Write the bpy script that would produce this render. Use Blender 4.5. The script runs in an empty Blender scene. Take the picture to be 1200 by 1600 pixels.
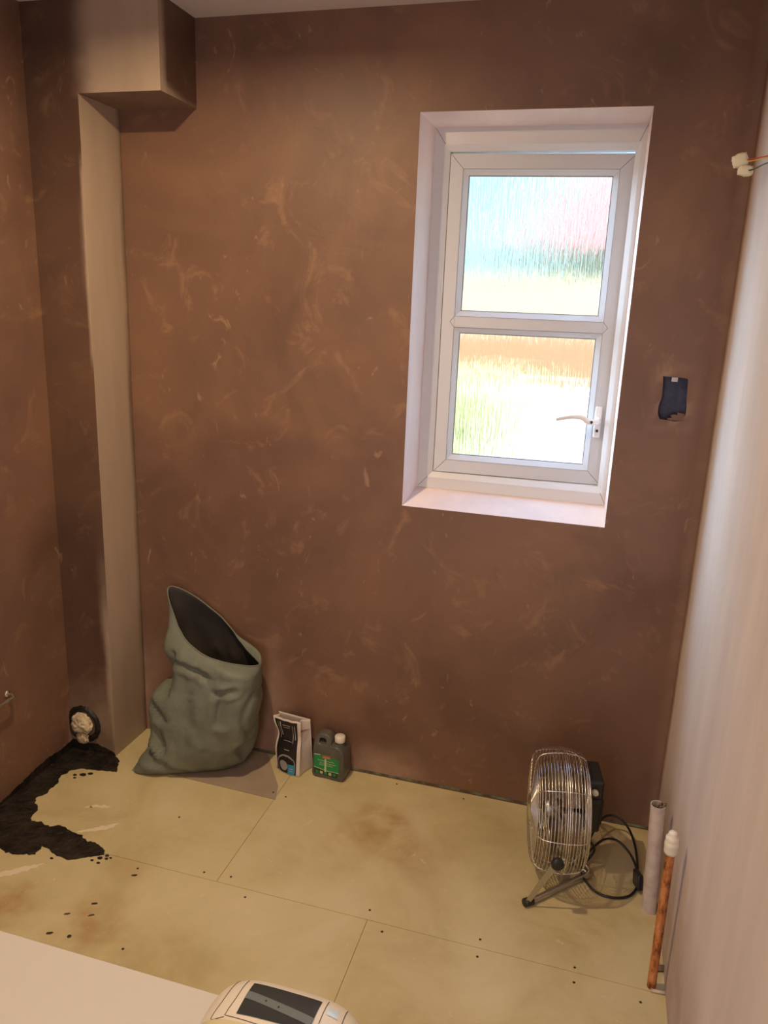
import bpy, bmesh, math, random
from mathutils import Vector, Matrix, noise
random.seed(4)
sc = bpy.context.scene
col = sc.collection

# ------------------------------------------------------------------ camera
cam_d = bpy.data.cameras.new('camera'); cam = bpy.data.objects.new('camera', cam_d); col.objects.link(cam)
cr = Vector((0.96073249, 0.27473708, 0.0388925)); cu = Vector((-0.10710709, 0.23788417, 0.96536998)); cf = Vector((-0.25597102, 0.93162796, -0.25796934))
cam.matrix_world = Matrix(((cr.x, cu.x, -cf.x, -0.1924), (cr.y, cu.y, -cf.y, -2.3192), (cr.z, cu.z, -cf.z, 1.6033), (0, 0, 0, 1)))
cam_d.sensor_fit = 'HORIZONTAL'; cam_d.sensor_width = 36; cam_d.lens = 36 * 1208.487 / 1200
cam_d.clip_start = .02
sc.camera = cam

# ------------------------------------------------------------------ render look
sc.view_settings.view_transform = 'Standard'; sc.view_settings.look = 'None'
sc.view_settings.gamma = 1; sc.view_settings.use_curve_mapping = False
sc.view_settings.exposure = 0.5
sc.render.engine = 'CYCLES'
sc.cycles.use_denoising = True
sc.cycles.max_bounces = 12; sc.cycles.diffuse_bounces = 6; sc.cycles.transmission_bounces = 8; sc.cycles.transparent_max_bounces = 16
sc.cycles.caustics_refractive = True; sc.cycles.caustics_reflective = False
sc.cycles.blur_glossy = 1.0; sc.cycles.sample_clamp_indirect = 6

# ------------------------------------------------------------------ sky and sun
SKY = .95
SUN = 4.2
LAMP = 14.5
w = bpy.data.worlds.new('sky'); sc.world = w; w.use_nodes = True
nt = w.node_tree; nt.nodes.clear()
wo = nt.nodes.new('ShaderNodeOutputWorld'); bg = nt.nodes.new('ShaderNodeBackground'); bg.inputs[1].default_value = SKY
tc = nt.nodes.new('ShaderNodeTexCoord'); sp = nt.nodes.new('ShaderNodeSeparateXYZ'); cr_ = nt.nodes.new('ShaderNodeValToRGB')
nt.links.new(tc.outputs['Generated'], sp.inputs[0]); nt.links.new(sp.outputs['Z'], cr_.inputs[0])
cr_.color_ramp.elements[0].position = 0.0; cr_.color_ramp.elements[0].color = (.62, .92, 1, 1)
cr_.color_ramp.elements[1].position = .6; cr_.color_ramp.elements[1].color = (.22, .50, 1, 1)
e = cr_.color_ramp.elements.new(.15); e.color = (.42, .86, 1, 1)
sk = nt.nodes.new('ShaderNodeMapRange'); sk.inputs[1].default_value = .12; sk.inputs[2].default_value = .7; sk.inputs[3].default_value = SKY; sk.inputs[4].default_value = SKY * 5
nt.links.new(sp.outputs['Z'], sk.inputs[0])
# glow added to the unseen left of the sky, to brighten the right wall
dt = nt.nodes.new('ShaderNodeVectorMath'); dt.operation = 'DOT_PRODUCT'; dt.inputs[1].default_value = Vector((-.86, .38, .34)).normalized(); nt.links.new(tc.outputs['Generated'], dt.inputs[0])
gm = nt.nodes.new('ShaderNodeMapRange'); gm.interpolation_type = 'SMOOTHSTEP'; gm.inputs[1].default_value = .76; gm.inputs[2].default_value = 1.0; gm.inputs[3].default_value = 0; gm.inputs[4].default_value = 50.0; nt.links.new(dt.outputs['Value'], gm.inputs[0])
ad = nt.nodes.new('ShaderNodeMath'); ad.operation = 'ADD'; nt.links.new(sk.outputs[0], ad.inputs[0]); nt.links.new(gm.outputs[0], ad.inputs[1]); nt.links.new(ad.outputs[0], bg.inputs[1])
gc = nt.nodes.new('ShaderNodeMapRange'); gc.inputs[2].default_value = 6.0; nt.links.new(gm.outputs[0], gc.inputs[0])
mc = nt.nodes.new('ShaderNodeMix'); mc.data_type = 'RGBA'; mc.inputs[7].default_value = (.52, .75, 1, 1)
nt.links.new(gc.outputs[0], mc.inputs[0]); nt.links.new(cr_.outputs[0], mc.inputs[6])
nt.links.new(mc.outputs[2], bg.inputs[0]); nt.links.new(bg.outputs[0], wo.inputs[0])
sd = bpy.data.lights.new('sun', 'SUN'); sd.energy = SUN; sd.color = (1, .84, .60); sd.angle = .01
so = bpy.data.objects.new('sun', sd); col.objects.link(so)
so.rotation_euler = Vector((-.35, .62, -.70)).to_track_quat('-Z', 'Y').to_euler()   # shines away from the room onto what stands outside

# ceiling downlights above the frame; the rear one is added fill
def downlight_lamp(x, y, power):
    ld = bpy.data.lights.new('downlight_lamp', 'AREA'); ld.shape = 'DISK'; ld.size = .055; ld.energy = power
    ld.color = (1.0, .73, .44); ld.spread = math.radians(170)
    lo = bpy.data.objects.new('downlight_lamp', ld); col.objects.link(lo); lo.location = (x, y, 2.379)
    return lo
downlight_lamp(-1.20, -.90, LAMP)
downlight_lamp(-.75, -2.5, LAMP * .40)  # unseen fill lamp added behind the camera

# added cool fill light, shining in through a made-up doorway behind the camera
dl = bpy.data.lights.new('doorway_fill', 'AREA'); dl.shape = 'RECTANGLE'; dl.size = .74; dl.size_y = 1.9; dl.energy = 9.0; dl.color = (.88, .84, 1.0)
do = bpy.data.objects.new('doorway_fill', dl); col.objects.link(do); do.location = (-.70, -3.02, 1.0); do.rotation_euler = (math.radians(90), 0, 0)

# ------------------------------------------------------------------ helpers
def mk(name, verts, faces, mat=None, parent=None, smooth=False, mats=None, midx=None):
    me = bpy.data.meshes.new(name)
    me.from_pydata([tuple(v) for v in verts], [], faces); me.update()
    o = bpy.data.objects.new(name, me); col.objects.link(o)
    if mats:
        for m in mats: me.materials.append(m)
        if midx: me.polygons.foreach_set('material_index', midx)
    elif mat: me.materials.append(mat)
    if smooth: me.polygons.foreach_set('use_smooth', [True] * len(me.polygons))
    if parent: o.parent = parent
    return o
class MB:
    def __init__(s): s.v = []; s.f = []
    def add(s, vs, fs):
        n = len(s.v); s.v += [Vector(v) for v in vs]; s.f += [tuple(i + n for i in f) for f in fs]; return s
    def box(s, a, b, M=None):
        x0, y0, z0 = a; x1, y1, z1 = b
        vs = [Vector(q) for q in [(x0,y0,z0),(x1,y0,z0),(x1,y1,z0),(x0,y1,z0),(x0,y0,z1),(x1,y0,z1),(x1,y1,z1),(x0,y1,z1)]]
        if M: vs = [M @ q for q in vs]
        return s.add(vs, [(0,3,2,1),(4,5,6,7),(0,1,5,4),(1,2,6,5),(2,3,7,6),(3,0,4,7)])
    def tube(s, pts, r, n=10, closed=False, cap=True):
        pts = [Vector(p) for p in pts]; N = len(pts); rs = r if isinstance(r, (list, tuple)) else [r] * N
        T = []
        for i in range(N):
            if closed: t = pts[(i+1) % N] - pts[i-1]
            else: t = pts[min(i+1, N-1)] - pts[max(i-1, 0)]
            T.append(t.normalized())
        up = Vector((0, 0, 1)) if abs(T[0].z) < .9 else Vector((1, 0, 0))
        nrm = (up - T[0] * up.dot(T[0])).normalized(); vs = []
        for i in range(N):
            nrm = (nrm - T[i] * nrm.dot(T[i])).normalized(); b = T[i].cross(nrm)
            for k in range(n):
                a = 2 * math.pi * k / n; vs.append(pts[i] + (nrm * math.cos(a) + b * math.sin(a)) * rs[i])
        fs = []
        for i in range(N if closed else N - 1):
            j = (i + 1) % N
            for k in range(n):
                l = (k + 1) % n; fs.append((i*n+k, i*n+l, j*n+l, j*n+k))
        if cap and not closed:
            fs.append(tuple(reversed(range(n)))); fs.append(tuple((N-1)*n + k for k in range(n)))
        return s.add(vs, fs)
    def lathe(s, prof, o, ax, n=32):
        o = Vector(o); ax = Vector(ax).normalized()
        u = ax.orthogonal().normalized(); v = ax.cross(u); vs = []
        for (r, t) in prof:
            for k in range(n):
                a = 2*math.pi*k/n; vs.append(o + ax*t + (u*math.cos(a) + v*math.sin(a)) * max(r, 1e-5))
        fs = [(i*n+k, i*n+(k+1) % n, (i+1)*n+(k+1) % n, (i+1)*n+k) for i in range(len(prof)-1) for k in range(n)]
        return s.add(vs, fs)
    def build(s, name, mat, parent=None, smooth=False, bevel=0):
        o = mk(name, s.v, s.f, mat, parent, smooth)
        bm = bmesh.new(); bm.from_mesh(o.data); bmesh.ops.recalc_face_normals(bm, faces=bm.faces); bm.to_mesh(o.data); bm.free()
        if bevel:
            b = o.modifiers.new('bevel', 'BEVEL'); b.width = bevel; b.segments = 3; b.limit_method = 'ANGLE'
            for p in o.data.polygons: p.use_smooth = True
            sharp(o)
        return o
def sharp(o, ang=.7):
    try: o.data.set_sharp_from_angle(angle=ang)
    except Exception: pass
def smooth_path(P, k=8, closed=False):
    P = [Vector(p) for p in P]; out = []; N = len(P)
    for i in range(N if closed else N - 1):
        g = (lambda j: P[j % N]) if closed else (lambda j: P[min(max(j, 0), N-1)])
        a, b, c, d = g(i-1), g(i), g(i+1), g(i+2)
        for q in range(k):
            t = q / k
            out.append(.5 * ((2*b) + (c-a)*t + (2*a-5*b+4*c-d)*t*t + (3*b-a-3*c+d)*t**3))
    if not closed: out.append(P[-1])
    return out
def thing(name, label, cat, loc=(0, 0, 0), group=None):
    o = bpy.data.objects.new(name, None); col.objects.link(o); o.location = loc; o.empty_display_size = .05
    o['label'] = label; o['category'] = cat
    if group: o['group'] = group
    bpy.context.view_layer.update()
    return o
def keep(o, root):            # part built in world space: put it under its thing without moving it
    o.parent = root; o.matrix_parent_inverse = Matrix.Translation(root.location).inverted(); return o
def tag(o, label, cat, group=None):
    o['label'] = label; o['category'] = cat
    if group: o['group'] = group
    return o
def struct(o): o['kind'] = 'structure'; return o
def sstep(a, b, x):
    t = min(max((x - a) / (b - a), 0), 1); return t * t * (3 - 2 * t)
def attr(o, name, fn):
    a = o.data.attributes.new(name, 'FLOAT', 'POINT')
    a.data.foreach_set('value', [fn(v.co) for v in o.data.vertices])

# ------------------------------------------------------------------ materials
def mat(name, c, rough=.5, metal=0, **kw):
    m = bpy.data.materials.new(name); m.use_nodes = True; b = m.node_tree.nodes['Principled BSDF']
    b.inputs['Base Color'].default_value = (*c, 1); b.inputs['Roughness'].default_value = rough; b.inputs['Metallic'].default_value = metal
    for k, v in kw.items(): b.inputs[k].default_value = v
    return m
def nodes(m): return m.node_tree.nodes, m.node_tree.links, m.node_tree.nodes['Principled BSDF']
def ramp(N, stops):
    r = N.new('ShaderNodeValToRGB'); el = r.color_ramp.elements
    while len(el) > 1: el.remove(el[0])
    el[0].position = stops[0][0]; el[0].color = (*stops[0][1], 1)
    for p, c in stops[1:]: q = el.new(p); q.color = (*c, 1)
    return r
def noisy(m, stops, scale=8, detail=6, rough=.6, stretch=(1, 1, 1), bump=0, bscale=None, dist=.0):
    N, L, b = nodes(m)
    t = N.new('ShaderNodeTexCoord'); mp = N.new('ShaderNodeMapping'); mp.inputs['Scale'].default_value = stretch
    L.new(t.outputs['Object'], mp.inputs[0])
    n = N.new('ShaderNodeTexNoise'); n.inputs['Scale'].default_value = scale; n.inputs['Detail'].default_value = detail
    n.inputs['Roughness'].default_value = rough; n.inputs['Distortion'].default_value = dist
    L.new(mp.outputs[0], n.inputs['Vector']); r = ramp(N, stops); L.new(n.outputs['Fac'], r.inputs[0]); L.new(r.outputs[0], b.inputs['Base Color'])
    if bump:
        n2 = N.new('ShaderNodeTexNoise'); n2.inputs['Scale'].default_value = bscale or scale * 3; n2.inputs['Detail'].default_value = 5
        L.new(mp.outputs[0], n2.inputs['Vector'])
        bp = N.new('ShaderNodeBump'); bp.inputs['Strength'].default_value = bump; bp.inputs['Distance'].default_value = .01
        L.new(n2.outputs['Fac'], bp.inputs['Height']); L.new(bp.outputs[0], b.inputs['Normal'])
    return r
def plaster(name, tone=1.0, dry=(.62, .43, .32), base_dry=0.0):
    m = mat(name, (.3, .16, .1), .62); N, L, b = nodes(m)
    t = N.new('ShaderNodeTexCoord')
    def nz(scale, detail, rough=.6, dist=0, st=(1, 1, 1)):
        mp = N.new('ShaderNodeMapping'); mp.inputs['Scale'].default_value = st; L.new(t.outputs['Object'], mp.inputs[0])
        n = N.new('ShaderNodeTexNoise'); n.inputs['Scale'].default_value = scale; n.inputs['Detail'].default_value = detail
        n.inputs['Roughness'].default_value = rough; n.inputs['Distortion'].default_value = dist; L.new(mp.outputs[0], n.inputs['Vector']); return n
    def mix(fac, A, B, kind='MIX'):
        x = N.new('ShaderNodeMix'); x.data_type = 'RGBA'; x.blend_type = kind
        for s, q in ((0, fac), (6, A), (7, B)):
            if isinstance(q, (int, float)): x.inputs[s].default_value = q
            elif isinstance(q, tuple): x.inputs[s].default_value = (*q, 1)
            else: L.new(q, x.inputs[s])
        return x.outputs[2]
    def mth(op, a, b_=None, clamp=False):
        x = N.new('ShaderNodeMath'); x.operation = op; x.use_clamp = clamp
        for i, q in enumerate((a, b_)):
            if q is None: continue
            if isinstance(q, (int, float)): x.inputs[i].default_value = q
            else: L.new(q, x.inputs[i])
        return x.outputs[0]
    k = tone
    big = ramp(N, [(.32, (.185*k, .096*k, .062*k)), (.5, (.25*k, .135*k, .088*k)), (.68, (.33*k, .175*k, .10*k))]); L.new(nz(1.9, 5, .55, .4).outputs['Fac'], big.inputs[0])
    # trowel smears: distorted, thresholded
    sm = ramp(N, [(.56, (0, 0, 0)), (.68, (1, 1, 1))]); L.new(nz(5.5, 7, .68, 1.6).outputs['Fac'], sm.inputs[0])
    c1 = mix(mth('MULTIPLY', sm.outputs[0], .5), big.outputs[0], (.47*k, .27*k, .15*k))
    fl = ramp(N, [(.66, (0, 0, 0)), (.72, (1, 1, 1))]); L.new(nz(11, 5, .6, 2.6, (1, 1, .55)).outputs['Fac'], fl.inputs[0])
    c2 = mix(mth('MULTIPLY', fl.outputs[0], .5), c1, (.60*k, .37*k, .23*k))
    dk = ramp(N, [(.57, (0, 0, 0)), (.72, (1, 1, 1))]); L.new(nz(3.4, 6, .6, .8, (1, 1, .6)).outputs['Fac'], dk.inputs[0])
    c3 = mix(mth('MULTIPLY', dk.outputs[0], .42), c2, (.135*k, .080*k, .055*k))
    # where it has dried out it goes pale
    a = N.new('ShaderNodeAttribute'); a.attribute_name = 'dry'
    dn = mth('MULTIPLY', mth('SUBTRACT', nz(9, 6, .7).outputs['Fac'], .5), .9)
    edge = mth('MULTIPLY', mth('MULTIPLY', a.outputs['Fac'], mth('SUBTRACT', 1.0, a.outputs['Fac'])), 4.0)
    f = mth('ADD', mth('ADD', a.outputs['Fac'], base_dry), mth('MULTIPLY', dn, edge), True)
    dv = ramp(N, [(.3, tuple(q*.90 for q in dry)), (.7, tuple(min(q*1.08, .9) for q in dry))]); L.new(nz(3.0, 6, .6, .3, (2.2, 2.2, .5)).outputs['Fac'], dv.inputs[0])
    c4 = mix(f, c3, dv.outputs[0]); L.new(c4, b.inputs['Base Color'])
    rr = N.new('ShaderNodeMapRange'); L.new(f, rr.inputs[0]); rr.inputs[3].default_value = .52; rr.inputs[4].default_value = .85; L.new(rr.outputs[0], b.inputs['Roughness'])
    bp = N.new('ShaderNodeBump'); bp.inputs['Strength'].default_value = .22; bp.inputs['Distance'].default_value = .01
    L.new(nz(7, 5, .5, 1.2).outputs['Fac'], bp.inputs['Height']); L.new(bp.outputs[0], b.inputs['Normal'])
    return m
M_wall = plaster('damp_plaster', .75)
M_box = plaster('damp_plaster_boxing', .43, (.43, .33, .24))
M_left = plaster('damp_plaster_side', .76)
M_right = plaster('dry_plaster', 1.0, (.66, .575, .52))
M_reveal = plaster('reveal_plaster', 1.0, (.78, .65, .61), 1.0)
M_ceil = mat('ceiling_paint', (.7, .65, .6), .8); noisy(M_ceil, [(.3, (.66, .60, .55)), (.7, (.74, .68, .63))], 3)

M_upvc = mat('white_upvc', (.70, .695, .70), .28)
M_upvc_sash = mat('white_upvc_sash', (.62, .63, .66), .25)
M_gasket = mat('grey_gasket', (.12, .12, .13), .6)
M_hand = mat('handle_white', (.85, .83, .82), .3)
M_screw = mat('dark_screw', (.05, .04, .035), .45, .6)
M_chrome = mat('chrome', (.80, .78, .74), .27, 1.0)
M_steel = mat('satin_steel', (.55, .54, .51), .32, 1.0)
M_blackp = mat('black_plastic', (.018, .018, .020), .38)
M_cable = mat('black_cable', (.012, .012, .013), .42)
M_navy = mat('dark_metal_box', (.018, .020, .040), .5); noisy(M_navy, [(.35, (.022, .026, .060)), (.7, (.06, .065, .12))], 40)
M_blade = mat('fan_blade', (.42, .40, .37), .3, .85)
M_wpipe = mat('grey_white_pvc', (.62, .54, .50), .42); noisy(M_wpipe, [(.35, (.54, .46, .42)), (.6, (.66, .58, .54))], 30, 5)
M_cpipe = mat('copper', (.72, .30, .12), .42, .55); noisy(M_cpipe, [(.36, (.20, .075, .03)), (.5, (.62, .25, .09)), (.72, (.80, .40, .19))], 55, 6, .65, (1, 1, .45))
M_cap = mat('white_cap', (.80, .76, .66), .4)
M_cream = mat('cream_plastic', (.80, .73, .62), .36)
M_tank = mat('yellowed_plastic', (.70, .62, .38), .3)
M_groove = mat('seam_shadow_gap', (.16, .12, .08), .7)
M_disp = mat('display_glass', (.045, .052, .055), .12)
M_disp2 = mat('display_stripe', (.17, .20, .21), .2)
M_patch = mat('pale_blue_patch', (.62, .74, .86), .15)
M_white = mat('white_board', (.66, .625, .56), .42)
M_rag = mat('crumpled_filler', (.66, .55, .36), .7); noisy(M_rag, [(.3, (.45, .35, .2)), (.6, (.72, .62, .43))], 35, 4, .6, bump=.5, bscale=60)
M_tar = mat('black_tanking_paint', (.012, .010, .008), .45); noisy(M_tar, [(.4, (.008, .007, .006)), (.75, (.045, .034, .024))], 14, 6, .6, bump=.6, bscale=60)
M_tarbrown = mat('dried_tanking_paint', (.05, .03, .02), .5)
M_smear = mat('pale_filler_smear', (.78, .68, .50), .7)
M_copper_wire_r = mat('red_wire', (.55, .06, .03), .4)
M_wire_y = mat('yellow_wire', (.62, .48, .08), .4)
M_wire_b = mat('dark_wire', (.03, .03, .04), .4)
M_choc = mat('cream_terminal_plastic', (.82, .76, .55), .45, **{'Subsurface Weight': .15})
M_sheet = mat('grey_brown_sheet', (.37, .29, .215), .75); noisy(M_sheet, [(.35, (.33, .26, .195)), (.7, (.40, .315, .235))], 9)
M_bag = mat('green_sack', (.13, .13, .085), .6)
noisy(M_bag, [(.3, (.150, .170, .135)), (.7, (.195, .215, .170))], 9, 5, .6, bump=.55, bscale=20)

# floor boards
M_floor = mat('cement_board', (.6, .47, .27), .72)
def floor_mat():
    N, L, b = nodes(M_floor)
    t = N.new('ShaderNodeTexCoord')
    n = N.new('ShaderNodeTexNoise'); n.inputs['Scale'].default_value = 3.5; n.inputs['Detail'].default_value = 8; n.inputs['Roughness'].default_value = .62; n.inputs['Distortion'].default_value = .5
    L.new(t.outputs['Object'], n.inputs['Vector'])
    r = ramp(N, [(.30, (.49, .40, .20)), (.5, (.60, .51, .28)), (.7, (.67, .58, .35))]); L.new(n.outputs['Fac'], r.inputs[0])
    a = N.new('ShaderNodeAttribute'); a.attribute_name = 'stain'
    n2 = N.new('ShaderNodeTexNoise'); n2.inputs['Scale'].default_value = 14; n2.inputs['Detail'].default_value = 6; L.new(t.outputs['Object'], n2.inputs['Vector'])
    mu = N.new('ShaderNodeMath'); mu.operation = 'MULTIPLY'; L.new(a.outputs['Fac'], mu.inputs[0])
    mr = N.new('ShaderNodeMapRange'); mr.inputs[1].default_value = .3; mr.inputs[2].default_value = .65; L.new(n2.outputs['Fac'], mr.inputs[0]); L.new(mr.outputs[0], mu.inputs[1])
    x = N.new('ShaderNodeMix'); x.data_type = 'RGBA'; L.new(mu.outputs[0], x.inputs[0]); L.new(r.outputs[0], x.inputs[6]); x.inputs[7].default_value = (.43, .26, .11, 1)
    # small pale scuffs and dark specks
    v = N.new('ShaderNodeTexNoise'); v.inputs['Scale'].default_value = 16; v.inputs['Detail'].default_value = 3; v.inputs['Distortion'].default_value = 2.5; L.new(t.outputs['Object'], v.inputs['Vector'])
    r2 = ramp(N, [(.69, (0, 0, 0)), (.75, (.45, .45, .45))]); L.new(v.outputs['Fac'], r2.inputs[0])
    y = N.new('ShaderNodeMix'); y.data_type = 'RGBA'; L.new(r2.outputs[0], y.inputs[0]); L.new(x.outputs[2], y.inputs[6]); y.inputs[7].default_value = (.74, .63, .45, 1)
    L.new(y.outputs[2], b.inputs['Base Color'])
floor_mat()
M_gap = mat('board_gap', (.13, .09, .05), .9)
M_green = mat('moisture_board_edge', (.20, .26, .17), .8); noisy(M_green, [(.42, (.10, .07, .05)), (.62, (.20, .25, .17))], 25)

# rain-pattern obscure glass
M_glass = bpy.data.materials.new('obscure_glass'); M_glass.use_nodes = True
def glass_mat():
    N, L = M_glass.node_tree.nodes, M_glass.node_tree.links; N.clear()
    out = N.new('ShaderNodeOutputMaterial'); t = N.new('ShaderNodeTexCoord'); mp = N.new('ShaderNodeMapping'); mp.inputs['Scale'].default_value = (1, 1, .07)
    L.new(t.outputs['Object'], mp.inputs[0])
    n = N.new('ShaderNodeTexNoise'); n.inputs['Scale'].default_value = 190; n.inputs['Detail'].default_value = 3; n.inputs['Distortion'].default_value = .6; L.new(mp.outputs[0], n.inputs['Vector'])
    bp = N.new('ShaderNodeBump'); bp.inputs['Strength'].default_value = 1.0; bp.inputs['Distance'].default_value = .0034; L.new(n.outputs['Fac'], bp.inputs['Height'])
    rf = N.new('ShaderNodeBsdfRefraction'); rf.inputs['IOR'].default_value = 1.35; rf.inputs['Roughness'].default_value = .17; L.new(bp.outputs[0], rf.inputs['Normal'])
    tr = N.new('ShaderNodeBsdfTransparent')
    mx = N.new('ShaderNodeMixShader'); mx.inputs[0].default_value = .05; L.new(rf.outputs[0], mx.inputs[1]); L.new(tr.outputs[0], mx.inputs[2])
    gl = N.new('ShaderNodeBsdfGlossy'); gl.inputs['Roughness'].default_value = .15; L.new(bp.outputs[0], gl.inputs['Normal'])
    m2 = N.new('ShaderNodeMixShader'); m2.inputs[0].default_value = .04; L.new(mx.outputs[0], m2.inputs[1]); L.new(gl.outputs[0], m2.inputs[2])
    L.new(m2.outputs[0], out.inputs[0])
glass_mat()

# ------------------------------------------------------------------ room shell
XL, XR, YF, H = -1.9155, .1112, -2.9, 2.4
WX0, WX1, WZ0, WZ1 = -.7709, -.1459, .9889, 2.1315        # window opening in the wall face
IX0, IX1, IZ0, IZ1 = -.748, -.152, 1.034, 2.112           # where the splayed reveal meets the frame
BX0, BX1, BZ0, BZ1 = -.035, .033, 1.321, 1.442            # back-box hole
def cuts(lo, hi, must, step):
    ks = sorted(set([lo, hi] + must)); out = []
    for a, b in zip(ks, ks[1:]):
        n = max(1, round((b - a) / step)); out += [a + (b - a) * i / n for i in range(n)]
    return out + [hi]
def back_wall():
    xs = cuts(XL - .1, XR + .1, [WX0, WX1, BX0, BX1], .022); zs = cuts(-.1, H + .1, [WZ0, WZ1, BZ0, BZ1], .022)
    vs = []; idx = {}
    rnd = random.Random(2)
    def near(a, b): return abs(a - b) < 1e-6
    for i, x in enumerate(xs):
        for j, z in enumerate(zs):
            dx = dz = 0
            inx = BX0 - 1e-6 <= x <= BX1 + 1e-6; inz = BZ0 - 1e-6 <= z <= BZ1 + 1e-6
            if inx and inz:
                if near(x, BX0) or near(x, BX1): dx = rnd.uniform(-.004, .003)
                if near(z, BZ0) or near(z, BZ1): dz = rnd.uniform(-.003, .002)
            idx[i, j] = len(vs); vs.append((x + dx, 0, z + dz))
    fs = []
    for i in range(len(xs) - 1):
        for j in range(len(zs) - 1):
            xc = (xs[i] + xs[i+1]) / 2; zc = (zs[j] + zs[j+1]) / 2
            if WX0 < xc < WX1 and WZ0 < zc < WZ1: continue
            if BX0 < xc < BX1 and BZ0 < zc < BZ1: continue
            fs.append((idx[i, j], idx[i+1, j], idx[i+1, j+1], idx[i, j+1]))
    midx = [0] * len(fs)
    # splayed reveal, then the outer part of the wall thickness
    def ringf(A, B, m, n=10):
        base = len(vs)
        def loop(R, y):
            x0, x1, z0, z1 = R; c = [(x0, z0), (x1, z0), (x1, z1), (x0, z1)]; out = []
            for q in range(4):
                a, b = c[q], c[(q+1) % 4]
                for k in range(n): out.append((a[0] + (b[0]-a[0])*k/n, y, a[1] + (b[1]-a[1])*k/n))
            return out
        l0 = loop(*A); l1 = loop(*B); vs.extend(l0); vs.extend(l1); K = 4 * n
        for q in range(K): fs.append((base + q, base + (q+1) % K, base + K + (q+1) % K, base + K + q)); midx.append(m)
    ringf(((WX0, WX1, WZ0, WZ1), 0), ((IX0, IX1, IZ0, IZ1), .125), 1)
    ringf(((IX0, IX1, IZ0, IZ1), .125), ((IX0, IX1, IZ0, IZ1), .30), 1)
    # outer leaf (outside face)
    b = len(vs)
    ox0, ox1, oz0, oz1 = XL - .1, XR + .1, -.1, H + .1
    vs.extend([(ox0,.3,oz0),(ox1,.3,oz0),(ox1,.3,oz1),(ox0,.3,oz1),(IX0,.3,IZ0),(IX1,.3,IZ0),(IX1,.3,IZ1),(IX0,.3,IZ1)])
    for q in range(4): fs.append((b+q, b+(q+1) % 4, b+4+(q+1) % 4, b+4+q)); midx.append(0)
    o = mk('wall_back', vs, fs, mats=[M_wall, M_reveal], midx=midx)
    def dry(c):
        x, y, z = c
        if y > .001: return 1
        d = 0
        n = noise.noise(Vector((x * 3, 7, z * 3))); n2 = noise.noise(Vector((x * 9, 3, z * 9)))
        # dried streaks close to the boxing and low on the wall under the window
        d = max(d, .42 * sstep(-1.60, -1.735, x + .05 * n) * sstep(.55, .1, z))
        d = max(d, .38 * sstep(.14, .03, z + .05 * n2) * sstep(-1.25, -1.18, x) * sstep(-.55, -.75, x))
        d = max(d, .35 * sstep(.18, .05, abs(x + 1.22) + .3 * z) )  # pale triangle by the sack: light on the wall, put into the colour
        # thin pale rim round the chased-out box and window bead
        e_ = max(abs(x - (BX0+BX1)/2) - (BX1-BX0)/2, abs(z - (BZ0+BZ1)/2) - (BZ1-BZ0)/2)
        if 0 <= e_ < .03: d = max(d, .28 * (1 - e_ / .03))
        if x > XR - .03: d = max(d, .15)
        return d
    attr(o, 'dry', dry)
    return struct(o)
back_wall()
def grid(name, O, U, V, nu, nv, m, dryf=None):
    O, U, V = Vector(O), Vector(U), Vector(V)
    vs = [O + U * i / nu + V * j / nv for j in range(nv + 1) for i in range(nu + 1)]
    fs = [(j*(nu+1)+i, j*(nu+1)+i+1, (j+1)*(nu+1)+i+1, (j+1)*(nu+1)+i) for j in range(nv) for i in range(nu)]
    o = mk(name, vs, fs, m); 
    if dryf: attr(o, 'dry', dryf)
    return struct(o)
def dry_left(c):
    x, y, z = c; n = noise.noise(Vector((3, y * 4, z * 4)))
    # pale dried flare beside the soil pipe
    return .75 * sstep(.035, -.01, abs((y + .20) + .75 * (.11 - z) * 0 + .27 * 0) - .0) * sstep(.0, .03, z) * sstep(.20, .1, z + .03 * n) + .10 * max(0, n)
wl = grid('wall_left', (XL, 0.02, -.02), (0, YF - .04, 0), (0, 0, H + .04), 130, 110, M_left, dry_left)
def pale_right(c):
    x, y, z = c; n = noise.noise(Vector((5, y * 3, z * 1.2)))
    d = sstep(-.012, -.075, y + .02 * n)  # browner towards the back corner, and less pale near the floor below
    d *= 1 - .45 * sstep(.42, .05, z + .1 * n) * 1.0
    return d
wr = grid('wall_right', (XR, YF - .02, -.02), (0, -YF + .04, 0), (0, 0, H + .04), 130, 110, M_right, pale_right)
DX0, DX1, DZ = -1.09, -.31, 2.02  # doorway opening added to let the fill light in
wfm = MB().box((XL, YF - .1, 0), (DX0, YF, H)).box((DX1, YF - .1, 0), (XR, YF, H)).box((DX0, YF - .1, DZ), (DX1, YF, H))
wf = struct(wfm.build('wall_front', M_left))
struct(MB().box((DX0 - .3, YF - .42, 0), (DX0 - .2, YF - .1, DZ + .2)).box((DX1 + .2, YF - .42, 0), (DX1 + .3, YF - .1, DZ + .2)).box((DX0 - .3, YF - .42, DZ + .1), (DX1 + .3, YF - .1, DZ + .2)).box((DX0 - .3, YF - .5, 0), (DX1 + .3, YF - .42, DZ + .2)).box((DX0 - .3, YF - .5, -.1), (DX1 + .3, YF, -.01)).build('wall_added_nook', M_ceil))  # unseen box added round the doorway fill light
struct(MB().box((DX0 - .06, YF - .01, 0), (DX0, YF + .015, DZ + .06)).box((DX1, YF - .01, 0), (DX1 + .06, YF + .015, DZ + .06)).box((DX0, YF - .01, DZ), (DX1, YF + .015, DZ + .06)).build('trim_4', M_upvc))  # surround of the added doorway
ce = struct(MB().box((XL - .1, YF - .1, H), (XR + .1, .3, H + .12)).build('ceiling', M_ceil))
MBo = MB().box((XL - .12, YF - .1, -.1), (XL - .02, .3, H + .1)).box((XR + .02, YF - .1, -.1), (XR + .12, .3, H + .1))
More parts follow.
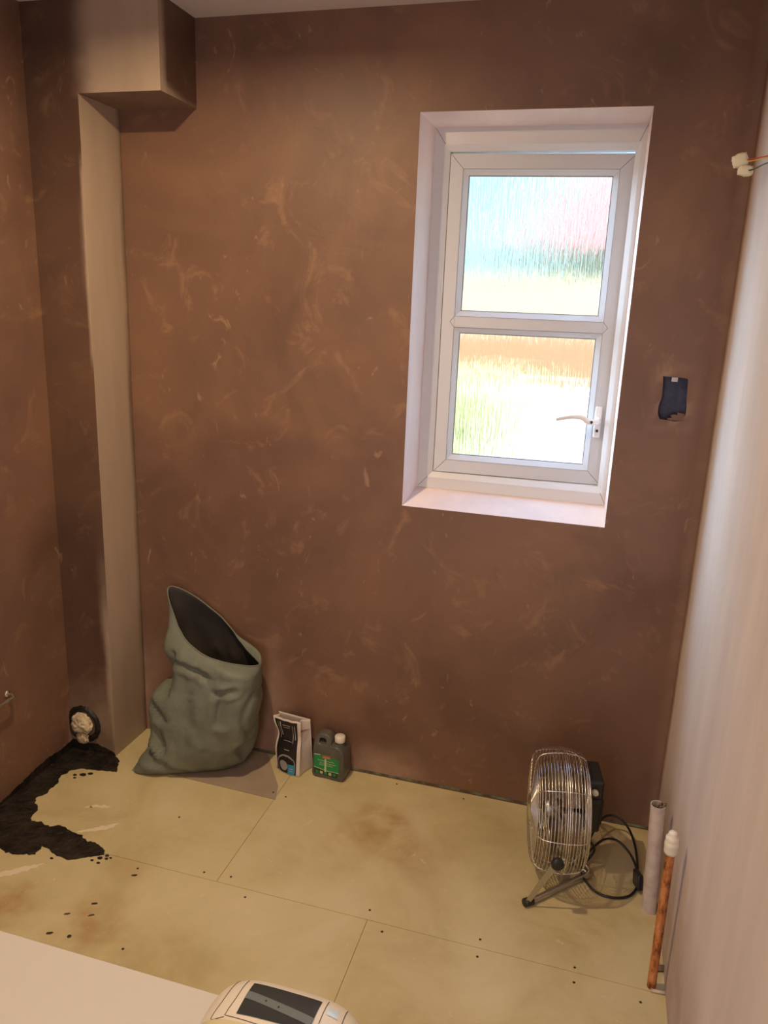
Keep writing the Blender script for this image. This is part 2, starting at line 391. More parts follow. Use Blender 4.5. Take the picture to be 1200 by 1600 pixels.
struct(MBo.build('wall_outer', M_ceil))

# plastered boxing in the left corner: a narrow column and the wider header above it
def boxing():
    XC, YC, XB, ZB = -1.737, -.2015, -1.469, 2.158
    vs = []; fs = []
    def patch(O, U, V, nu, nv):
        O, U, V = Vector(O), Vector(U), Vector(V); b = len(vs)
        vs.extend([O + U*i/nu + V*j/nv for j in range(nv+1) for i in range(nu+1)])
        fs.extend([(b+j*(nu+1)+i, b+j*(nu+1)+i+1, b+(j+1)*(nu+1)+i+1, b+(j+1)*(nu+1)+i) for j in range(nv) for i in range(nu)])
    patch((XL, YC, 0), (XC-XL, 0, 0), (0, 0, ZB), 14, 130)            # column front
    patch((XC, YC, 0), (0, -YC, 0), (0, 0, ZB), 14, 130)              # column side
    patch((XL, YC, ZB), (XB-XL, 0, 0), (0, 0, H-ZB), 34, 20)          # header front
    patch((XB, YC, ZB), (0, -YC, 0), (0, 0, H-ZB), 16, 20)            # header side
    patch((XC, YC, ZB), (XB-XC, 0, 0), (0, -YC, 0), 16, 14)           # header underside
    o = mk('trim_1', vs, fs, M_box)
    cen = []
    side_n = {}
    for p in o.data.polygons:
        for vi in p.vertices: side_n[vi] = p.normal.copy()
    a = o.data.attributes.new('dry', 'FLOAT', 'POINT'); vals = []
    for i, v in enumerate(o.data.vertices):
        x, y, z = v.co; nn = side_n.get(i, Vector((0, 0, 1))); n = noise.noise(Vector((x*6, y*6, z*4)))
        if abs(nn.z) > .5: d = .35
        elif abs(nn.x) > .5 and x < -1.6:                              # long side of the column: dried pale
            d = 1 - .85 * sstep(-.022, -.004, y + .006 * n)
        elif abs(nn.x) > .5:
            d = .9 * sstep(-.165, -.19, y + .01 * n + .35 * max(0, z - 2.19) * 0) + .8 * sstep(2.20, 2.165, z + .02 * n + .15 * (y + .2) ); d = min(d, 1)
        elif z > ZB - .001 and y < YC + .001:
            d = sstep(-1.79, -1.68, x + .04 * n - .25 * max(0, (z - 2.24)) * 1.0)
        else:
            d = .95 * sstep(XC - .014 - .008 * n, XC - .006, x) * sstep(1.35, 1.45, z) * sstep(2.02, 1.93, z)
            d = max(d, .45 * sstep(.32, .12, z + .04 * n))
            d = max(d, .9 * sstep(XC-.035, XC-.005, x + .02*n) * sstep(.85, .4, z))
        vals.append(max(0, min(1, d)))
    a.data.foreach_set('value', vals)
    return struct(o)
boxing()

# floor: cement boards with open joints over a dark sub-base
def floor():
    rows = [(-.648, .02, [XL - .02, -1.102, XR + .02]), (-1.30, -.648, [XL - .02, -.652, XR + .02]), (-1.95, -1.30, [XL - .02, -1.1, XR + .02]), (YF - .02, -1.95, [XL - .02, -.652, XR + .02])]
    vs = []; fs = []; mi = []
    g = .0006
    for (y0, y1, xs) in rows:
        for a, b in zip(xs, xs[1:]):
            nx = round((b - a) / .025); ny = round((y1 - y0) / .025); k = len(vs)
            ax, bx, ay, by = a + g, b - g, y0 + g, y1 - g
            vs += [(ax + (bx-ax)*i/nx, ay + (by-ay)*j/ny, 0) for j in range(ny+1) for i in range(nx+1)]
            n0 = len(fs)
            fs += [(k+j*(nx+1)+i, k+j*(nx+1)+i+1, k+(j+1)*(nx+1)+i+1, k+(j+1)*(nx+1)+i) for j in range(ny) for i in range(nx)]
            mi += [0] * (len(fs) - n0)
            r = len(vs); vs += [(ax, ay, 0), (bx, ay, 0), (bx, by, 0), (ax, by, 0), (ax, ay, -.018), (bx, ay, -.018), (bx, by, -.018), (ax, by, -.018)]
            for q in range(4): fs.append((r+q, r+4+q, r+4+(q+1) % 4, r+(q+1) % 4)); mi.append(0)
    r = len(vs); vs += [(XL-.05, YF-.05, -.004), (XR+.05, YF-.05, -.004), (XR+.05, .05, -.004), (XL-.05, .05, -.004)]; fs.append((r, r+1, r+2, r+3)); mi.append(1)
    o = mk('floor', vs, fs, mats=[M_floor, M_gap], midx=mi)
    blobs = [(-.72, -.25, .13, .9), (-.66, -.33, .11, .7), (-.80, -.33, .10, .6), (-1.33, -.90, .13, .75), (-1.60, -.90, .10, .8), (-1.08, -.93, .12, .35), (-.56, -.38, .09, .4), (-1.36, -.70, .08, .3), (-.35, -.95, .10, .2)]
    def st(c):
        s = 0
        for x, y, r, k in blobs:
            d = math.hypot(c.x - x, c.y - y) / r + .45 * noise.noise(Vector((c.x * 14, c.y * 14, 1))); s = max(s, k * sstep(1.1, .3, d))
        return s
    attr(o, 'stain', st)
    return struct(o)
floor()
# moisture-board edge and dark gap at the foot of the back wall
struct(MB().box((-1.70, -.0025, .0035), (.10, .001, .0100)).build('trim_2', M_green))
struct(MB().box((-1.70, -.0035, .0), (.10, .001, .0035)).build('trim_3', M_gap))

# ------------------------------------------------------------------ window
FY0, FY1 = .112, .172      # frame depth
SX0, SX1, SZ0, SZ1 = -.704, -.178, 1.083, 2.050     # frame inner opening = sash
def ring_frame(mb, outer, inner, y0o, y0i, y1):
    """mitred frame: face drops from y0o at the outer edge to y0i at the inner edge"""
    ox0, ox1, oz0, oz1 = outer; ix0, ix1, iz0, iz1 = inner
    A = [(ox0,oz0),(ox1,oz0),(ox1,oz1),(ox0,oz1)]; B = [(ix0,iz0),(ix1,iz0),(ix1,iz1),(ix0,iz1)]
    vs = [(x,y0o,z) for x,z in A] + [(x,y0i,z) for x,z in B] + [(x,y1,z) for x,z in A] + [(x,y1,z) for x,z in B]
    fs = []
    for q in range(4):
        r = (q+1) % 4; fs += [(q,r,4+r,4+q),(8+q,12+q,12+r,8+r),(q,8+q,8+r,r),(4+q,4+r,12+r,12+q)]
    return mb.add(vs, fs)
win = bpy.data.objects.new('window_1', None); col.objects.link(win); win.location = (-.45, .14, IZ0); win.empty_display_size = .1; win['kind'] = 'structure'
bpy.context.view_layer.update()
f = MB()
ring_frame(f, (IX0 - .004, IX1 + .004, IZ0 - .004, IZ1 + .004), (SX0 - .014, SX1 + .014, SZ0 - .016, SZ1 + .016), FY0, FY0, FY1)
ring_frame(f, (SX0 - .016, SX1 + .016, SZ0 - .018, SZ1 + .018), (SX0, SX1, SZ0, SZ1), FY0 - .001, FY0 + .014, FY1)
keep(f.build('window_frame', M_upvc), win)
# sealant / mitre lines on the frame
ml = MB()
for (a, b) in (((IX0, IZ0), (SX0, SZ0)), ((IX1, IZ0), (SX1, SZ0)), ((IX0, IZ1), (SX0, SZ1)), ((IX1, IZ1), (SX1, SZ1))):
    ml.tube([(a[0], FY0 - .0003, a[1]), (a[0]*.3+b[0]*.7, FY0 - .0003, a[1]*.3+b[1]*.7)], .0006, 4)
keep(ml.build('mitre_joint', M_groove), win)
# opening sash, hung on its left edge and pushed slightly out
th = math.radians(2.6)
HG = Vector((SX0, FY0 + .012, 0))
def S(x, y, z):     # sash coordinates: x from hinge, y outwards
    return Vector((HG.x + x * math.cos(th) - y * math.sin(th), HG.y + x * math.sin(th) + y * math.cos(th), z))
SW = (SX1 - SX0) + .006
Z0, Z1 = SZ0 + .002, SZ1 - .005
ST = .058; MR0, MR1 = 1.530, 1.596
ox = [.002, SW]; 
ss = MB()
def sash_ring(mb, outer, inner, yo, yi, yb):
    n = len(mb.v); ring_frame(mb, outer, inner, yo, yi, yb)
    for i in range(n, len(mb.v)):
        v = mb.v[i]; mb.v[i] = S(v.x, v.y, v.z)
def sbox(mb, a, b):
    n = len(mb.v); mb.box(a, b)
    for i in range(n, len(mb.v)): v = mb.v[i]; mb.v[i] = S(v.x, v.y, v.z)
bead = .016
gx0, gx1 = ST, SW - ST
sash_ring(ss, (.002, SW, Z0, Z1), (gx0 - bead, gx1 + bead, Z0 + ST - bead, Z1 - ST + bead), .0, .0, .050)
sbox(ss, (gx0 - bead, 0.0, MR0 + bead), (gx1 + bead, .05, MR1 - bead))
panes = [(gx0, gx1, Z0 + ST, MR0), (gx0, gx1, MR1, Z1 - ST)]
keep(ss.build('sash', M_upvc_sash, bevel=.0015), win)
bd = MB(); gk = MB()
for (a, b, c, d) in panes:
    sash_ring(bd, (a - bead, b + bead, c - bead, d + bead), (a, b, c, d), .001, .013, .03)
    sash_ring(gk, (a - .001, b + .001, c - .001, d + .001), (a + .0022, b - .0022, c + .0022, d - .0022), .014, .0145, .019)
    sash_ring(gk, (a - bead - .0008, b + bead + .0008, c - bead - .0008, d + bead + .0008), (a - bead, b + bead, c - bead, d + bead), -.0004, -.0004, .001)
keep(bd.build('glazing_bead', M_upvc_sash), win); keep(gk.build('gasket', M_gasket), win)
for i, (a, b, c, d) in enumerate(panes):
    g = MB(); g.add([S(a, .018, c), S(b, .018, c), S(b, .018, d), S(a, .018, d)], [(0, 1, 2, 3)])
    keep(g.build('pane', M_glass), win)
mj = MB()
def jl(a, b): mj.tube([S(a[0], -.0003, a[1]), S(b[0], -.0003, b[1])], .0006, 4)
for (xa, xb) in ((gx0 - bead, gx0 - bead - .014), (gx1 + bead, gx1 + bead + .014)):
    jl((xa, MR0 + bead), (xb, (MR0 + MR1) / 2)); jl((xa, MR1 - bead), (xb, (MR0 + MR1) / 2))
for (xa, xb, za, zb) in ((.003, gx0 - bead, Z0, Z0 + ST - bead), (.003, gx0 - bead, Z1, Z1 - ST + bead), (SW, gx1 + bead, Z0, Z0 + ST - bead), (SW, gx1 + bead, Z1, Z1 - ST + bead)):
    jl((xa, za), (xb, zb))
keep(mj.build('sash_joint', M_groove), win)
# handle on the right stile
hx = SW - .027; hz = 1.282
pl = MB(); sbox(pl, (hx - .010, -.010, hz - .048), (hx + .010, .0, hz + .048))
base = keep(pl.build('handle_plate', M_hand, bevel=.004), win)
lv = MB()
path = smooth_path([S(hx, -.008, hz + .004), S(hx - .006, -.030, hz + .003), S(hx - .030, -.040, hz + .004), S(hx - .048, -.042, hz + .015), S(hx - .080, -.044, hz + .016), S(hx - .125, -.046, hz + .006)], 6)
n = len(path)
lv.tube(path, [.0105 - .0048 * (i / (n - 1)) for i in range(n)], 12)
lever = keep(lv.build('handle', M_hand, smooth=True), win)
kk = MB(); kk.lathe([(.0001, -.0012), (.0045, -.0012), (.0045, .003), (.0001, .003)], S(hx, -.0095, hz - .026), S(0, -1, 0) - S(0, 0, 0), 14)
kk.lathe([(.0001, 0), (.0042, 0), (.0042, .004), (.0001, .004)], S(hx - .020, -.0475, hz + .004), S(0, -1, 0) - S(0, 0, 0), 14)
keep(kk.build('key_hole', M_screw), win)

# ------------------------------------------------------------------ outside
M_out_ground = mat('sunlit_ground', (.74, .64, .40), .9); noisy(M_out_ground, [(.35, (.36, .30, .18)), (.6, (.58, .50, .32))], .9, 5)
M_render = mat('pale_render', (.80, .72, .52), .9); noisy(M_render, [(.3, (.46, .34, .19)), (.7, (.70, .60, .42))], .8, 4)
M_roof = mat('red_brick_tile', (.55, .20, .10), .85); noisy(M_roof, [(.35, (.26, .06, .04)), (.65, (.42, .13, .08))], 2.5, 5)
M_hedge = mat('dark_hedge', (.045, .075, .04), .9); noisy(M_hedge, [(.4, (.05, .08, .05)), (.7, (.20, .16, .08))], 5, 5)
M_shed = mat('sunlit_render', (.6, .5, .35), .9); noisy(M_shed, [(.38, (.44, .30, .15)), (.58, (.80, .74, .60))], 1.1, 5)
M_fence = mat('orange_timber', (.62, .34, .16), .8); noisy(M_fence, [(.4, (.36, .17, .07)), (.65, (.52, .30, .15))], 3, 4, stretch=(3, 1, .3))
M_grass = mat('grass_bank', (.42, .48, .14), .9); noisy(M_grass, [(.35, (.22, .27, .08)), (.7, (.42, .40, .18))], 3, 5)
lw = struct(MB().box((-40, .9, -3.0), (40, 60, -2.8)).build('ground', M_out_ground))
hs = thing('neighbour_house', 'red tiled house seen blurred through the upper obscure pane', 'house', (0, 14, -2.8))
keep(MB().box((-1.35, 13, -2.8), (6, 19, 2.55)).build('wall', M_render), hs)
rf = MB(); rf.add([(-1.6, 12.7, 2.5), (6.3, 12.7, 2.5), (6.3, 16, 4.3), (-.9, 16, 4.3), (-1.6, 19.3, 2.5), (6.3, 19.3, 2.5)], [(0, 1, 2, 3), (3, 2, 5, 4), (0, 3, 4), (1, 5, 2), (0, 4, 5, 1)])
keep(rf.build('roof', M_roof), hs)
def hedge(name, x0, x1, y0, y1, z0, z1, label, cat, m, step=.35):
    bm = bmesh.new(); bmesh.ops.create_cube(bm, size=1)
    for v in bm.verts: v.co = Vector(((x0+x1)/2 + v.co.x*(x1-x0), (y0+y1)/2 + v.co.y*(y1-y0), (z0+z1)/2 + v.co.z*(z1-z0)))
    bmesh.ops.subdivide_edges(bm, edges=bm.edges, cuts=18, use_grid_fill=True)
    for v in bm.verts:
        n = noise.noise_vector(v.co * 2.2) * .22
        if v.co.z > z0 + .1: v.co += n
    me = bpy.data.meshes.new(name); bm.to_mesh(me); bm.free(); me.materials.append(m)
    o = bpy.data.objects.new(name, me); col.objects.link(o); return tag(o, label, cat)
hedge('hedge', -1.25, 1.6, 11.4, 12.2, -2.8, 2.42, 'dark green hedge in front of the red roofed house outside the window', 'hedge', M_hedge)
fo = MB().box((-8, 10.4, -2.8), (4, 10.5, 2.05)).build('rendered_wall', M_out_ground); tag(fo, 'pale sunlit garden wall seen blurred through the obscure glass', 'wall')
fe = MB().box((-6, 8.0, -2.8), (4, 8.06, 1.36)); ff = fe.build('garden_fence', M_fence); tag(ff, 'orange brown timber fence seen blurred through the lower pane', 'fence')
hedge('shrub', -3.2, -1.0, 6.4, 7.2, -2.8, 1.0, 'yellow green shrub seen blurred at the left of the lower pane', 'shrub', M_grass)
ow = MB().box((-1.05, 5.6, -2.8), (4, 6.2, .95)).build('garden_shed', M_shed); lr = MB().box((-6, 3.2, -2.8), (4, 5.5, .30)).build('flat_roof', mat('sunlit_roof_felt', (.50, .36, .22), .9)); noisy(lr.data.materials[0], [(.4, (.30, .18, .09)), (.62, (.58, .44, .28))], 2.2, 5); tag(lr, 'orange tinted flat roof seen blurred along the foot of the lower pane', 'roof')
tag(ow, 'low pale sunlit outbuilding seen blurred through the lower pane', 'building')

# ------------------------------------------------------------------ back box in the wall
bb = thing('back_box', 'dark metal electrical back box sunk in the wall right of the window', 'electrical box', (0, .03, BZ0))
b1 = MB(); x0, x1, z0, z1 = BX0 - .003, BX1 + .003, BZ0 - .003, BZ1 + .003
b1.add([(x0,.002,z0),(x1,.002,z0),(x1,.002,z1),(x0,.002,z1),(x0,.036,z0),(x1,.036,z0),(x1,.036,z1),(x0,.036,z1)], [(4,5,6,7),(0,1,5,4),(1,2,6,5),(2,3,7,6),(3,0,4,7)])
keep(b1.build('box', M_navy), bb)
lg = MB(); lg.box((-.012, .012, BZ1 - .014), (.004, .016, BZ1 - .002)); lg.lathe([(.0001, -.001), (.003, -.001), (.003, .003)], (-.004, .012, BZ1 - .010), (0, -1, 0), 12)
keep(lg.build('fixing_lug', M_steel), bb)
de = MB(); vs = []
for i in range(9):
    a = math.pi * .5 * i / 8; r = .042 * (1 + .15 * math.sin(i * 2.3)); vs.append((BX1 + .002 - r * math.cos(a) , BZ0 - .001 + .55 * r * math.sin(a)))
P2 = [(x, .006 + .012 * k, z) for k in (0, 1) for x, z in vs + [(BX1 + .002, BZ0 - .001)]]; nn = len(vs) + 1
de.add(P2, [tuple(range(nn)), tuple(reversed(range(nn, 2*nn)))] + [(i, (i+1) % nn, nn + (i+1) % nn, nn + i) for i in range(nn)])
keep(de.build('plaster_snot', M_wall), bb)

# ------------------------------------------------------------------ terminal connectors on wires at the right wall
tw = thing('wire_connectors', 'two cream terminal connectors on red and yellow wires at the right wall', 'wires', (.0555, -.247, 1.945))
def choc(c, s, rot, nm):
    bm = bmesh.new(); bmesh.ops.create_cube(bm, size=1); bmesh.ops.subdivide_edges(bm, edges=bm.edges, cuts=5, use_grid_fill=True)
    for v in bm.verts:
        q = v.co.copy(); rr = q.normalized() * .56
        q = q.lerp(rr, .55) + noise.noise_vector(v.co * 5 + Vector(c)) * .10
        v.co = Vector((q.x * s[0], q.y * s[1], q.z * s[2]))
    bmesh.ops.rotate(bm, verts=bm.verts, matrix=Matrix.Rotation(rot, 3, 'Y')); bmesh.ops.translate(bm, verts=bm.verts, vec=c)
    me = bpy.data.meshes.new(nm); bm.to_mesh(me); bm.free(); me.materials.append(M_choc)
    o = bpy.data.objects.new(nm, me); col.objects.link(o); me.polygons.foreach_set('use_smooth', [True] * len(me.polygons)); return keep(o, tw)
k1 = choc((.0520, -.250, 1.9560), (.033, .022, .028), -.3, 'connector')
k2 = choc((.0660, -.250, 1.9340), (.032, .022, .022), .1, 'connector')
for (z0, z1, m, nm, yy) in ((1.957, 1.951, M_copper_wire_r, 'red_wire', -.252), (1.953, 1.948, M_wire_y, 'yellow_wire', -.256), (1.934, 1.936, M_wire_b, 'dark_wire', -.25)):
    keep(MB().tube(smooth_path([(.062, yy, z0), (.078, -.27, z0 - .001), (.096, -.33, z1), (.113, -.37, z1 - .002)], 6), .0016, 8).build(nm, m, smooth=True), tw)

# ------------------------------------------------------------------ chrome stub on the left wall
cp = thing('pipe_stub', 'small bent chrome pipe stub on the left wall above the black paint', 'pipe', (XL, -.494, .361))
keep(MB().tube(smooth_path([(XL - .002, -.490, .361), (XL + .022, -.490, .361), (XL + .031, -.498, .361), (XL + .033, -.515, .360), (XL + .034, -.60, .362)], 6), .0052, 12).build('pipe', M_chrome, smooth=True), cp)
keep(MB().lathe([(.0055, .0), (.012, .0), (.012, .003), (.0055, .005)], (XL, -.490, .361), (1, 0, 0), 20).build('collar', M_chrome, smooth=True), cp)

# ------------------------------------------------------------------ black tanking paint in the left corner
def blob_patch(mb, poly, plane, lift=.0012, jit=.006, sub=6):
    """ragged flat patch from a traced outline on one of the room's planes"""
    P = []
    N = len(poly)
    for i in range(N):
        a, b = Vector(poly[i]), Vector(poly[(i+1) % N])
        L_ = (b - a).length; k = max(1, int(L_ / .007))
        nrm = Vector((-(b-a).y, (b-a).x)).normalized()
        for q in range(k):
            p = a.lerp(b, q / k); s = noise.noise(Vector((p.x * 70, p.y * 70, 1))) * jit + noise.noise(Vector((p.x * 220, p.y * 220, 4))) * jit * .7
            P.append(p + nrm * s)
    bm = bmesh.new()
    def to3(p, l):
        if plane == 'z': return (p.x, p.y, l)
        if plane == 'y': return (p.x, -.2015 - l, p.y)
        return (XL + l, p.x, p.y)
    top = [bm.verts.new(to3(p, lift)) for p in P]; bot = [bm.verts.new(to3(p, -.0002)) for p in P]
    n = len(P)
    es = [bm.edges.new((top[i], top[(i+1) % n])) for i in range(n)]
    bmesh.ops.triangle_fill(bm, use_beauty=True, edges=es)
    for i in range(n): bm.faces.new((top[i], bot[i], bot[(i+1) % n], top[(i+1) % n]))
    bm.verts.index_update()
    mb.add([v.co.copy() for v in bm.verts], [tuple(v.index for v in f_.verts) for f_ in bm.faces]); bm.free()
FLp = [(-1.9155, -.56), (-1.9155, -.80), (-1.80, -.745), (-1.776, -.723), (-1.741, -.74), (-1.703, -.733), (-1.657, -.718), (-1.663, -.684), (-1.64, -.682), (-1.60, -.70), (-1.548, -.708), (-1.502, -.680), (-1.467, -.655), (-1.474, -.637), (-1.516, -.618), (-1.555, -.618), (-1.579, -.602), (-1.618, -.598), (-1.647, -.589), (-1.679, -.584), (-1.700, -.600), (-1.74, -.590), (-1.769, -.595), (-1.784, -.586), (-1.79, -.537), (-1.827, -.512), (-1.834, -.491), (-1.823, -.464), (-1.825, -.399), (-1.842, -.363), (-1.828, -.323), (-1.798, -.304), (-1.745, -.298), (-1.68, -.285), (-1.690, -.255), (-1.715, -.215), (-1.735, -.200), (-1.9155, -.200)]
tp = MB(); blob_patch(tp, FLp, 'z')
blob_patch(tp, [(-.2015, 0), (-.2015, .034), (-.236, .030), (-.281, .028), (-.331, .036), (-.401, .032), (-.482, .020), (-.56, .012), (-.62, .02), (-.68, .014), (-.80, .008), (-.80, 0)], 'x', jit=.004)
blob_patch(tp, [(-1.9155, 0), (-1.9155, .035), (-1.905, .034), (-1.88, .033), (-1.85, .030), (-1.811, .036), (-1.790, .028), (-1.767, .024), (-1.742, .014), (-1.738, .0)], 'y', jit=.003)
rnd = random.Random(9)
for (cx, cy, r) in [(-1.80, -.345, .006), (-1.775, -.335, .009), (-1.755, -.322, .007), (-1.79, -.36, .005), (-1.47, -.67, .006), (-1.455, -.655, .005), (-1.45, -.668, .0035), (-1.485, -.685, .004), (-1.44, -.66, .003), (-1.46, -.69, .004), (-1.60, -.715, .004)]:
    blob_patch(tp, [(cx + r * 1.4 * math.cos(a * 1.0472), cy + r * math.sin(a * 1.0472)) for a in range(6)], 'z', jit=.003)
tag(tp.build('tanking_paint', M_tar), 'ragged black paint smeared over the floor and wall foot in the left corner', 'paint')
# pale filler smears on the boards
for i, (poly, lab) in enumerate([
    ([(-1.665, -.487), (-1.63, -.462), (-1.60, -.455), (-1.575, -.455), (-1.60, -.468), (-1.635, -.475)], 'short pale filler smear on the floor nearest the soil pipe'),
    ([(-1.605, -.595), (-1.575, -.565), (-1.545, -.545), (-1.50, -.508), (-1.525, -.552), (-1.56, -.575)], 'longer pale filler smear on the floor between black paint and sack'),
    ([(-1.74, -.86), (-1.69, -.80), (-1.63, -.755), (-1.60, -.735), (-1.625, -.775), (-1.68, -.825), (-1.73, -.875)], 'pale filler smear on the floor in front of the black paint')]):
    mb = MB(); blob_patch(mb, poly, 'z', lift=.0008, jit=.007); tag(mb.build('filler_smear', M_smear), lab, 'smear')

# ------------------------------------------------------------------ soil pipe outlet
sp_ = thing('soil_pipe', 'soil pipe outlet ringed in black paint low on the corner boxing', 'pipe', (-1.866, -.2015, .10))
c0 = Vector((-1.862, -.2015, .108))
mb = MB(); pr = []; nseg = 56
vs = []; prof = [(.050, .002), (.053, .010), (.060, .012), (.066, .009), (.070, .0016)]
for (r, t) in prof:
    for k in range(nseg):
        a = 2*math.pi*k/nseg; rr = r * (1 + .035 * noise.noise(Vector((math.cos(a)*3, math.sin(a)*3, r*60)))) if r < .07 else r * (1 + .06 * noise.noise(Vector((math.cos(a)*5, math.sin(a)*5, 9))))
        x = max(-.052, rr * math.cos(a))
        vs.append(c0 + Vector((x, -t, rr * math.sin(a))))
mb.add(vs, [(i*nseg+k, i*nseg+(k+1) % nseg, (i+1)*nseg+(k+1) % nseg, (i+1)*nseg+k) for i in range(len(prof)-1) for k in range(nseg)])
keep(mb.build('painted_collar', M_tar, smooth=True), sp_)
bm = bmesh.new(); bmesh.ops.create_icosphere(bm, subdivisions=5, radius=1)
for v in bm.verts:
    d = v.co.normalized(); k = 1 + .20 * noise.noise(d * 2.2 + Vector((4, 0, 0))) + .10 * noise.noise(d * 6)
    swirl = .06 * math.sin(7 * math.atan2(d.z, d.x) + 6 * math.hypot(d.x, d.z))
    v.co = Vector((d.x * .041 * k, d.y * .018 * (k + swirl), d.z * .042 * k))
me = bpy.data.meshes.new('stuffing'); bm.to_mesh(me); bm.free(); me.materials.append(M_rag); me.polygons.foreach_set('use_smooth', [True] * len(me.polygons))
o = bpy.data.objects.new('stuffing', me); col.objects.link(o); o.location = c0 + Vector((.0, -.012, .004)); bpy.context.view_layer.update(); keep(o, sp_)
bm = bmesh.new(); bmesh.ops.create_icosphere(bm, subdivisions=4, radius=1)
for v in bm.verts:
    d = v.co.normalized(); k = 1 + .3 * noise.noise(d * 2.5 + Vector((1, 6, 0))); v.co = Vector((d.x * .024 * k, d.y * .010 * k, d.z * .026 * k))
me = bpy.data.meshes.new('stuffing_tail'); bm.to_mesh(me); bm.free(); me.materials.append(M_rag); me.polygons.foreach_set('use_smooth', [True] * len(me.polygons))
o = bpy.data.objects.new('stuffing_tail', me); col.objects.link(o); o.location = c0 + Vector((.0, -.012, -.050)); bpy.context.view_layer.update(); keep(o, sp_)

# ------------------------------------------------------------------ pipes by the right wall
wp = thing('waste_pipe', 'open topped grey white plastic waste pipe rising from the floor', 'pipe', (.085, -.365, 0))
wt = Vector((.0685, -.365, .335)); wb = Vector((.085, -.365, -.01)); ax = wt - wb; Lp = ax.length
keep(MB().lathe([(.0200, 0), (.0200, Lp), (.0175, Lp), (.0175, .02)], wb, ax, 36).build('pipe', M_wpipe, smooth=True), wp); sharp(wp.children[0])
bits = MB()
for k in range(9):
    a = k * 2.4; bits.tube([wt + Vector((.006 + .008*math.cos(a), .006*math.sin(a), -.05)), wt + Vector((.009 + .009*math.cos(a+.5), .009*math.sin(a+.5), -.01)), wt + Vector((.011 + .007*math.cos(a+1), .006*math.sin(a+1), .004 + .004*math.sin(k*3)))], .0032, 6)
keep(bits.build('debris', mat('debris', (.20, .14, .09), .9)), wp)
kp = thing('copper_pipe', 'upright copper pipe with white push fit cap next to the right wall', 'pipe', (.079, -.632, 0))
kb = Vector((.079, -.632, -.01)); kt = Vector((.0745, -.632, .400)); kx = kt - kb; Lk = kx.length
keep(MB().lathe([(.0108, 0), (.0108, .03), (.0112, .032), (.0108, .034), (.0108, Lk)], kb, kx, 24).build('pipe', M_cpipe, smooth=True), kp)
kx.normalize()
keep(MB().lathe([(.0109, -.012), (.0150, -.012), (.0158, -.006), (.0150, 0), (.0158, .003), (.0165, .012), (.0158, .017), (.0145, .019), (.0150, .023), (.0150, .030), (.0125, .033), (.0105, .034), (.0100, .042), (.0085, .044), (.0001, .0445)], kt, kx, 32).build('end_cap', M_cap, smooth=True), kp)
# small clip and grey stub behind the copper pipe
stb = thing('pipe_spigot', 'short grey pipe stub in the floor between copper pipe and right wall', 'pipe', (.096, -.56, 0))
keep(MB().tube([(.080, -.575, .006), (.112, -.572, .008)], .0075, 14).build('pipe', M_steel, smooth=True), stb)
tag(MB().tube([(.078, -.648, .0045), (.1112, -.646, .0045)], .0042, 10).build('pipe_batten', M_wpipe, smooth=True), 'thin pale rod on the floor from copper pipe foot to right wall', 'rod')

# ------------------------------------------------------------------ floor fan
fn = thing('floor_fan', 'chrome cage floor fan with black motor housing standing before the back wall', 'fan', (-.175, -.275, 0))
FC = Vector((-.1835, -.275, .200)); fa = Vector((-.985, -.17, .0)).normalized(); fnm = Vector((0, 0, 1)).cross(fa).normalized()
if fnm.y > 0: fnm = -fnm
fz = Vector((0, 0, 1))
def fp(t, r, a): return FC + fa * t + (fnm * math.cos(a) + fz * math.sin(a)) * r
R0 = .176
prof_f = [(0.000, R0), (.009, .1745), (.018, .1738), (.027, .1730), (.036, .1720), (.045, .1705), (.054, .1685), (.063, .1655), (.071, .160), (.0765, .152), (.080, .142)] + [(.081 + .0007*k, .131 - .0108*k) for k in range(0, 10)]
prof_r = [(0.000, R0), (-.009, .1742), (-.018, .1732), (-.027, .1720), (-.036, .1705), (-.045, .1680), (-.053, .164), (-.060, .157), (-.064, .147)] + [(-.066, .137 - .0108*k) for k in range(0, 10)]
def grille(prof, name, sgn):
    mb = MB()
    for i, (t, r) in enumerate(prof):
        if r < .035: continue
        wr_ = .0022 if i == 0 else .0013
        mb.tube([fp(t + (.003 * sgn if i == 0 else 0), r, 2*math.pi*k/56) for k in range(56)], wr_, 5, closed=True)
    for q in range(8):
        a = math.pi/8 * 0 + q * math.pi / 4 + .08
        mb.tube([fp(t, r + .001, a) for t, r in prof if r > .03], .0014, 5)
    return keep(mb.build(name, M_chrome, smooth=True), fn)
grille(prof_f, 'front_grille', 1); grille(prof_r, 'rear_grille', -1)
keep(MB().lathe([(.0001, .091), (.030, .091), (.038, .088), (.038, .085), (.0001, .085)], FC, fa, 32).build('centre_badge', M_chrome, smooth=True), fn)
keep(MB().lathe([(.0001, .052), (.020, .050), (.026, .042), (.026, .0), (.006, -.002), (.006, -.075), (.0001, -.075)], FC, fa, 28).build('hub', M_steel, smooth=True), fn)
for q in range(4):
    a0 = q * math.pi / 2 + .5; vs = []; NU, NV = 8, 10
    for i in range(NU + 1):
        r = .024 + (.128 - .024) * i / NU; wdt = .40 + .34 * math.sin(math.pi * min(1, .15 + i / NU * .75))
        for j in range(NV + 1):
            s = j / NV - .5; vs.append(fp(.020 + s * .042 * (1 - .3*i/NU) - .02*s*s, r * (1 - .10 * (2*s)**4 * (i/NU)), a0 + s * wdt * 1.5))
    o = mk('blade', vs, [(i*(NV+1)+j, i*(NV+1)+j+1, (i+1)*(NV+1)+j+1, (i+1)*(NV+1)+j) for i in range(NU) for j in range(NV)], M_blade, smooth=True)
    m_ = o.modifiers.new('solid', 'SOLIDIFY'); m_.thickness = .0012; keep(o, fn)
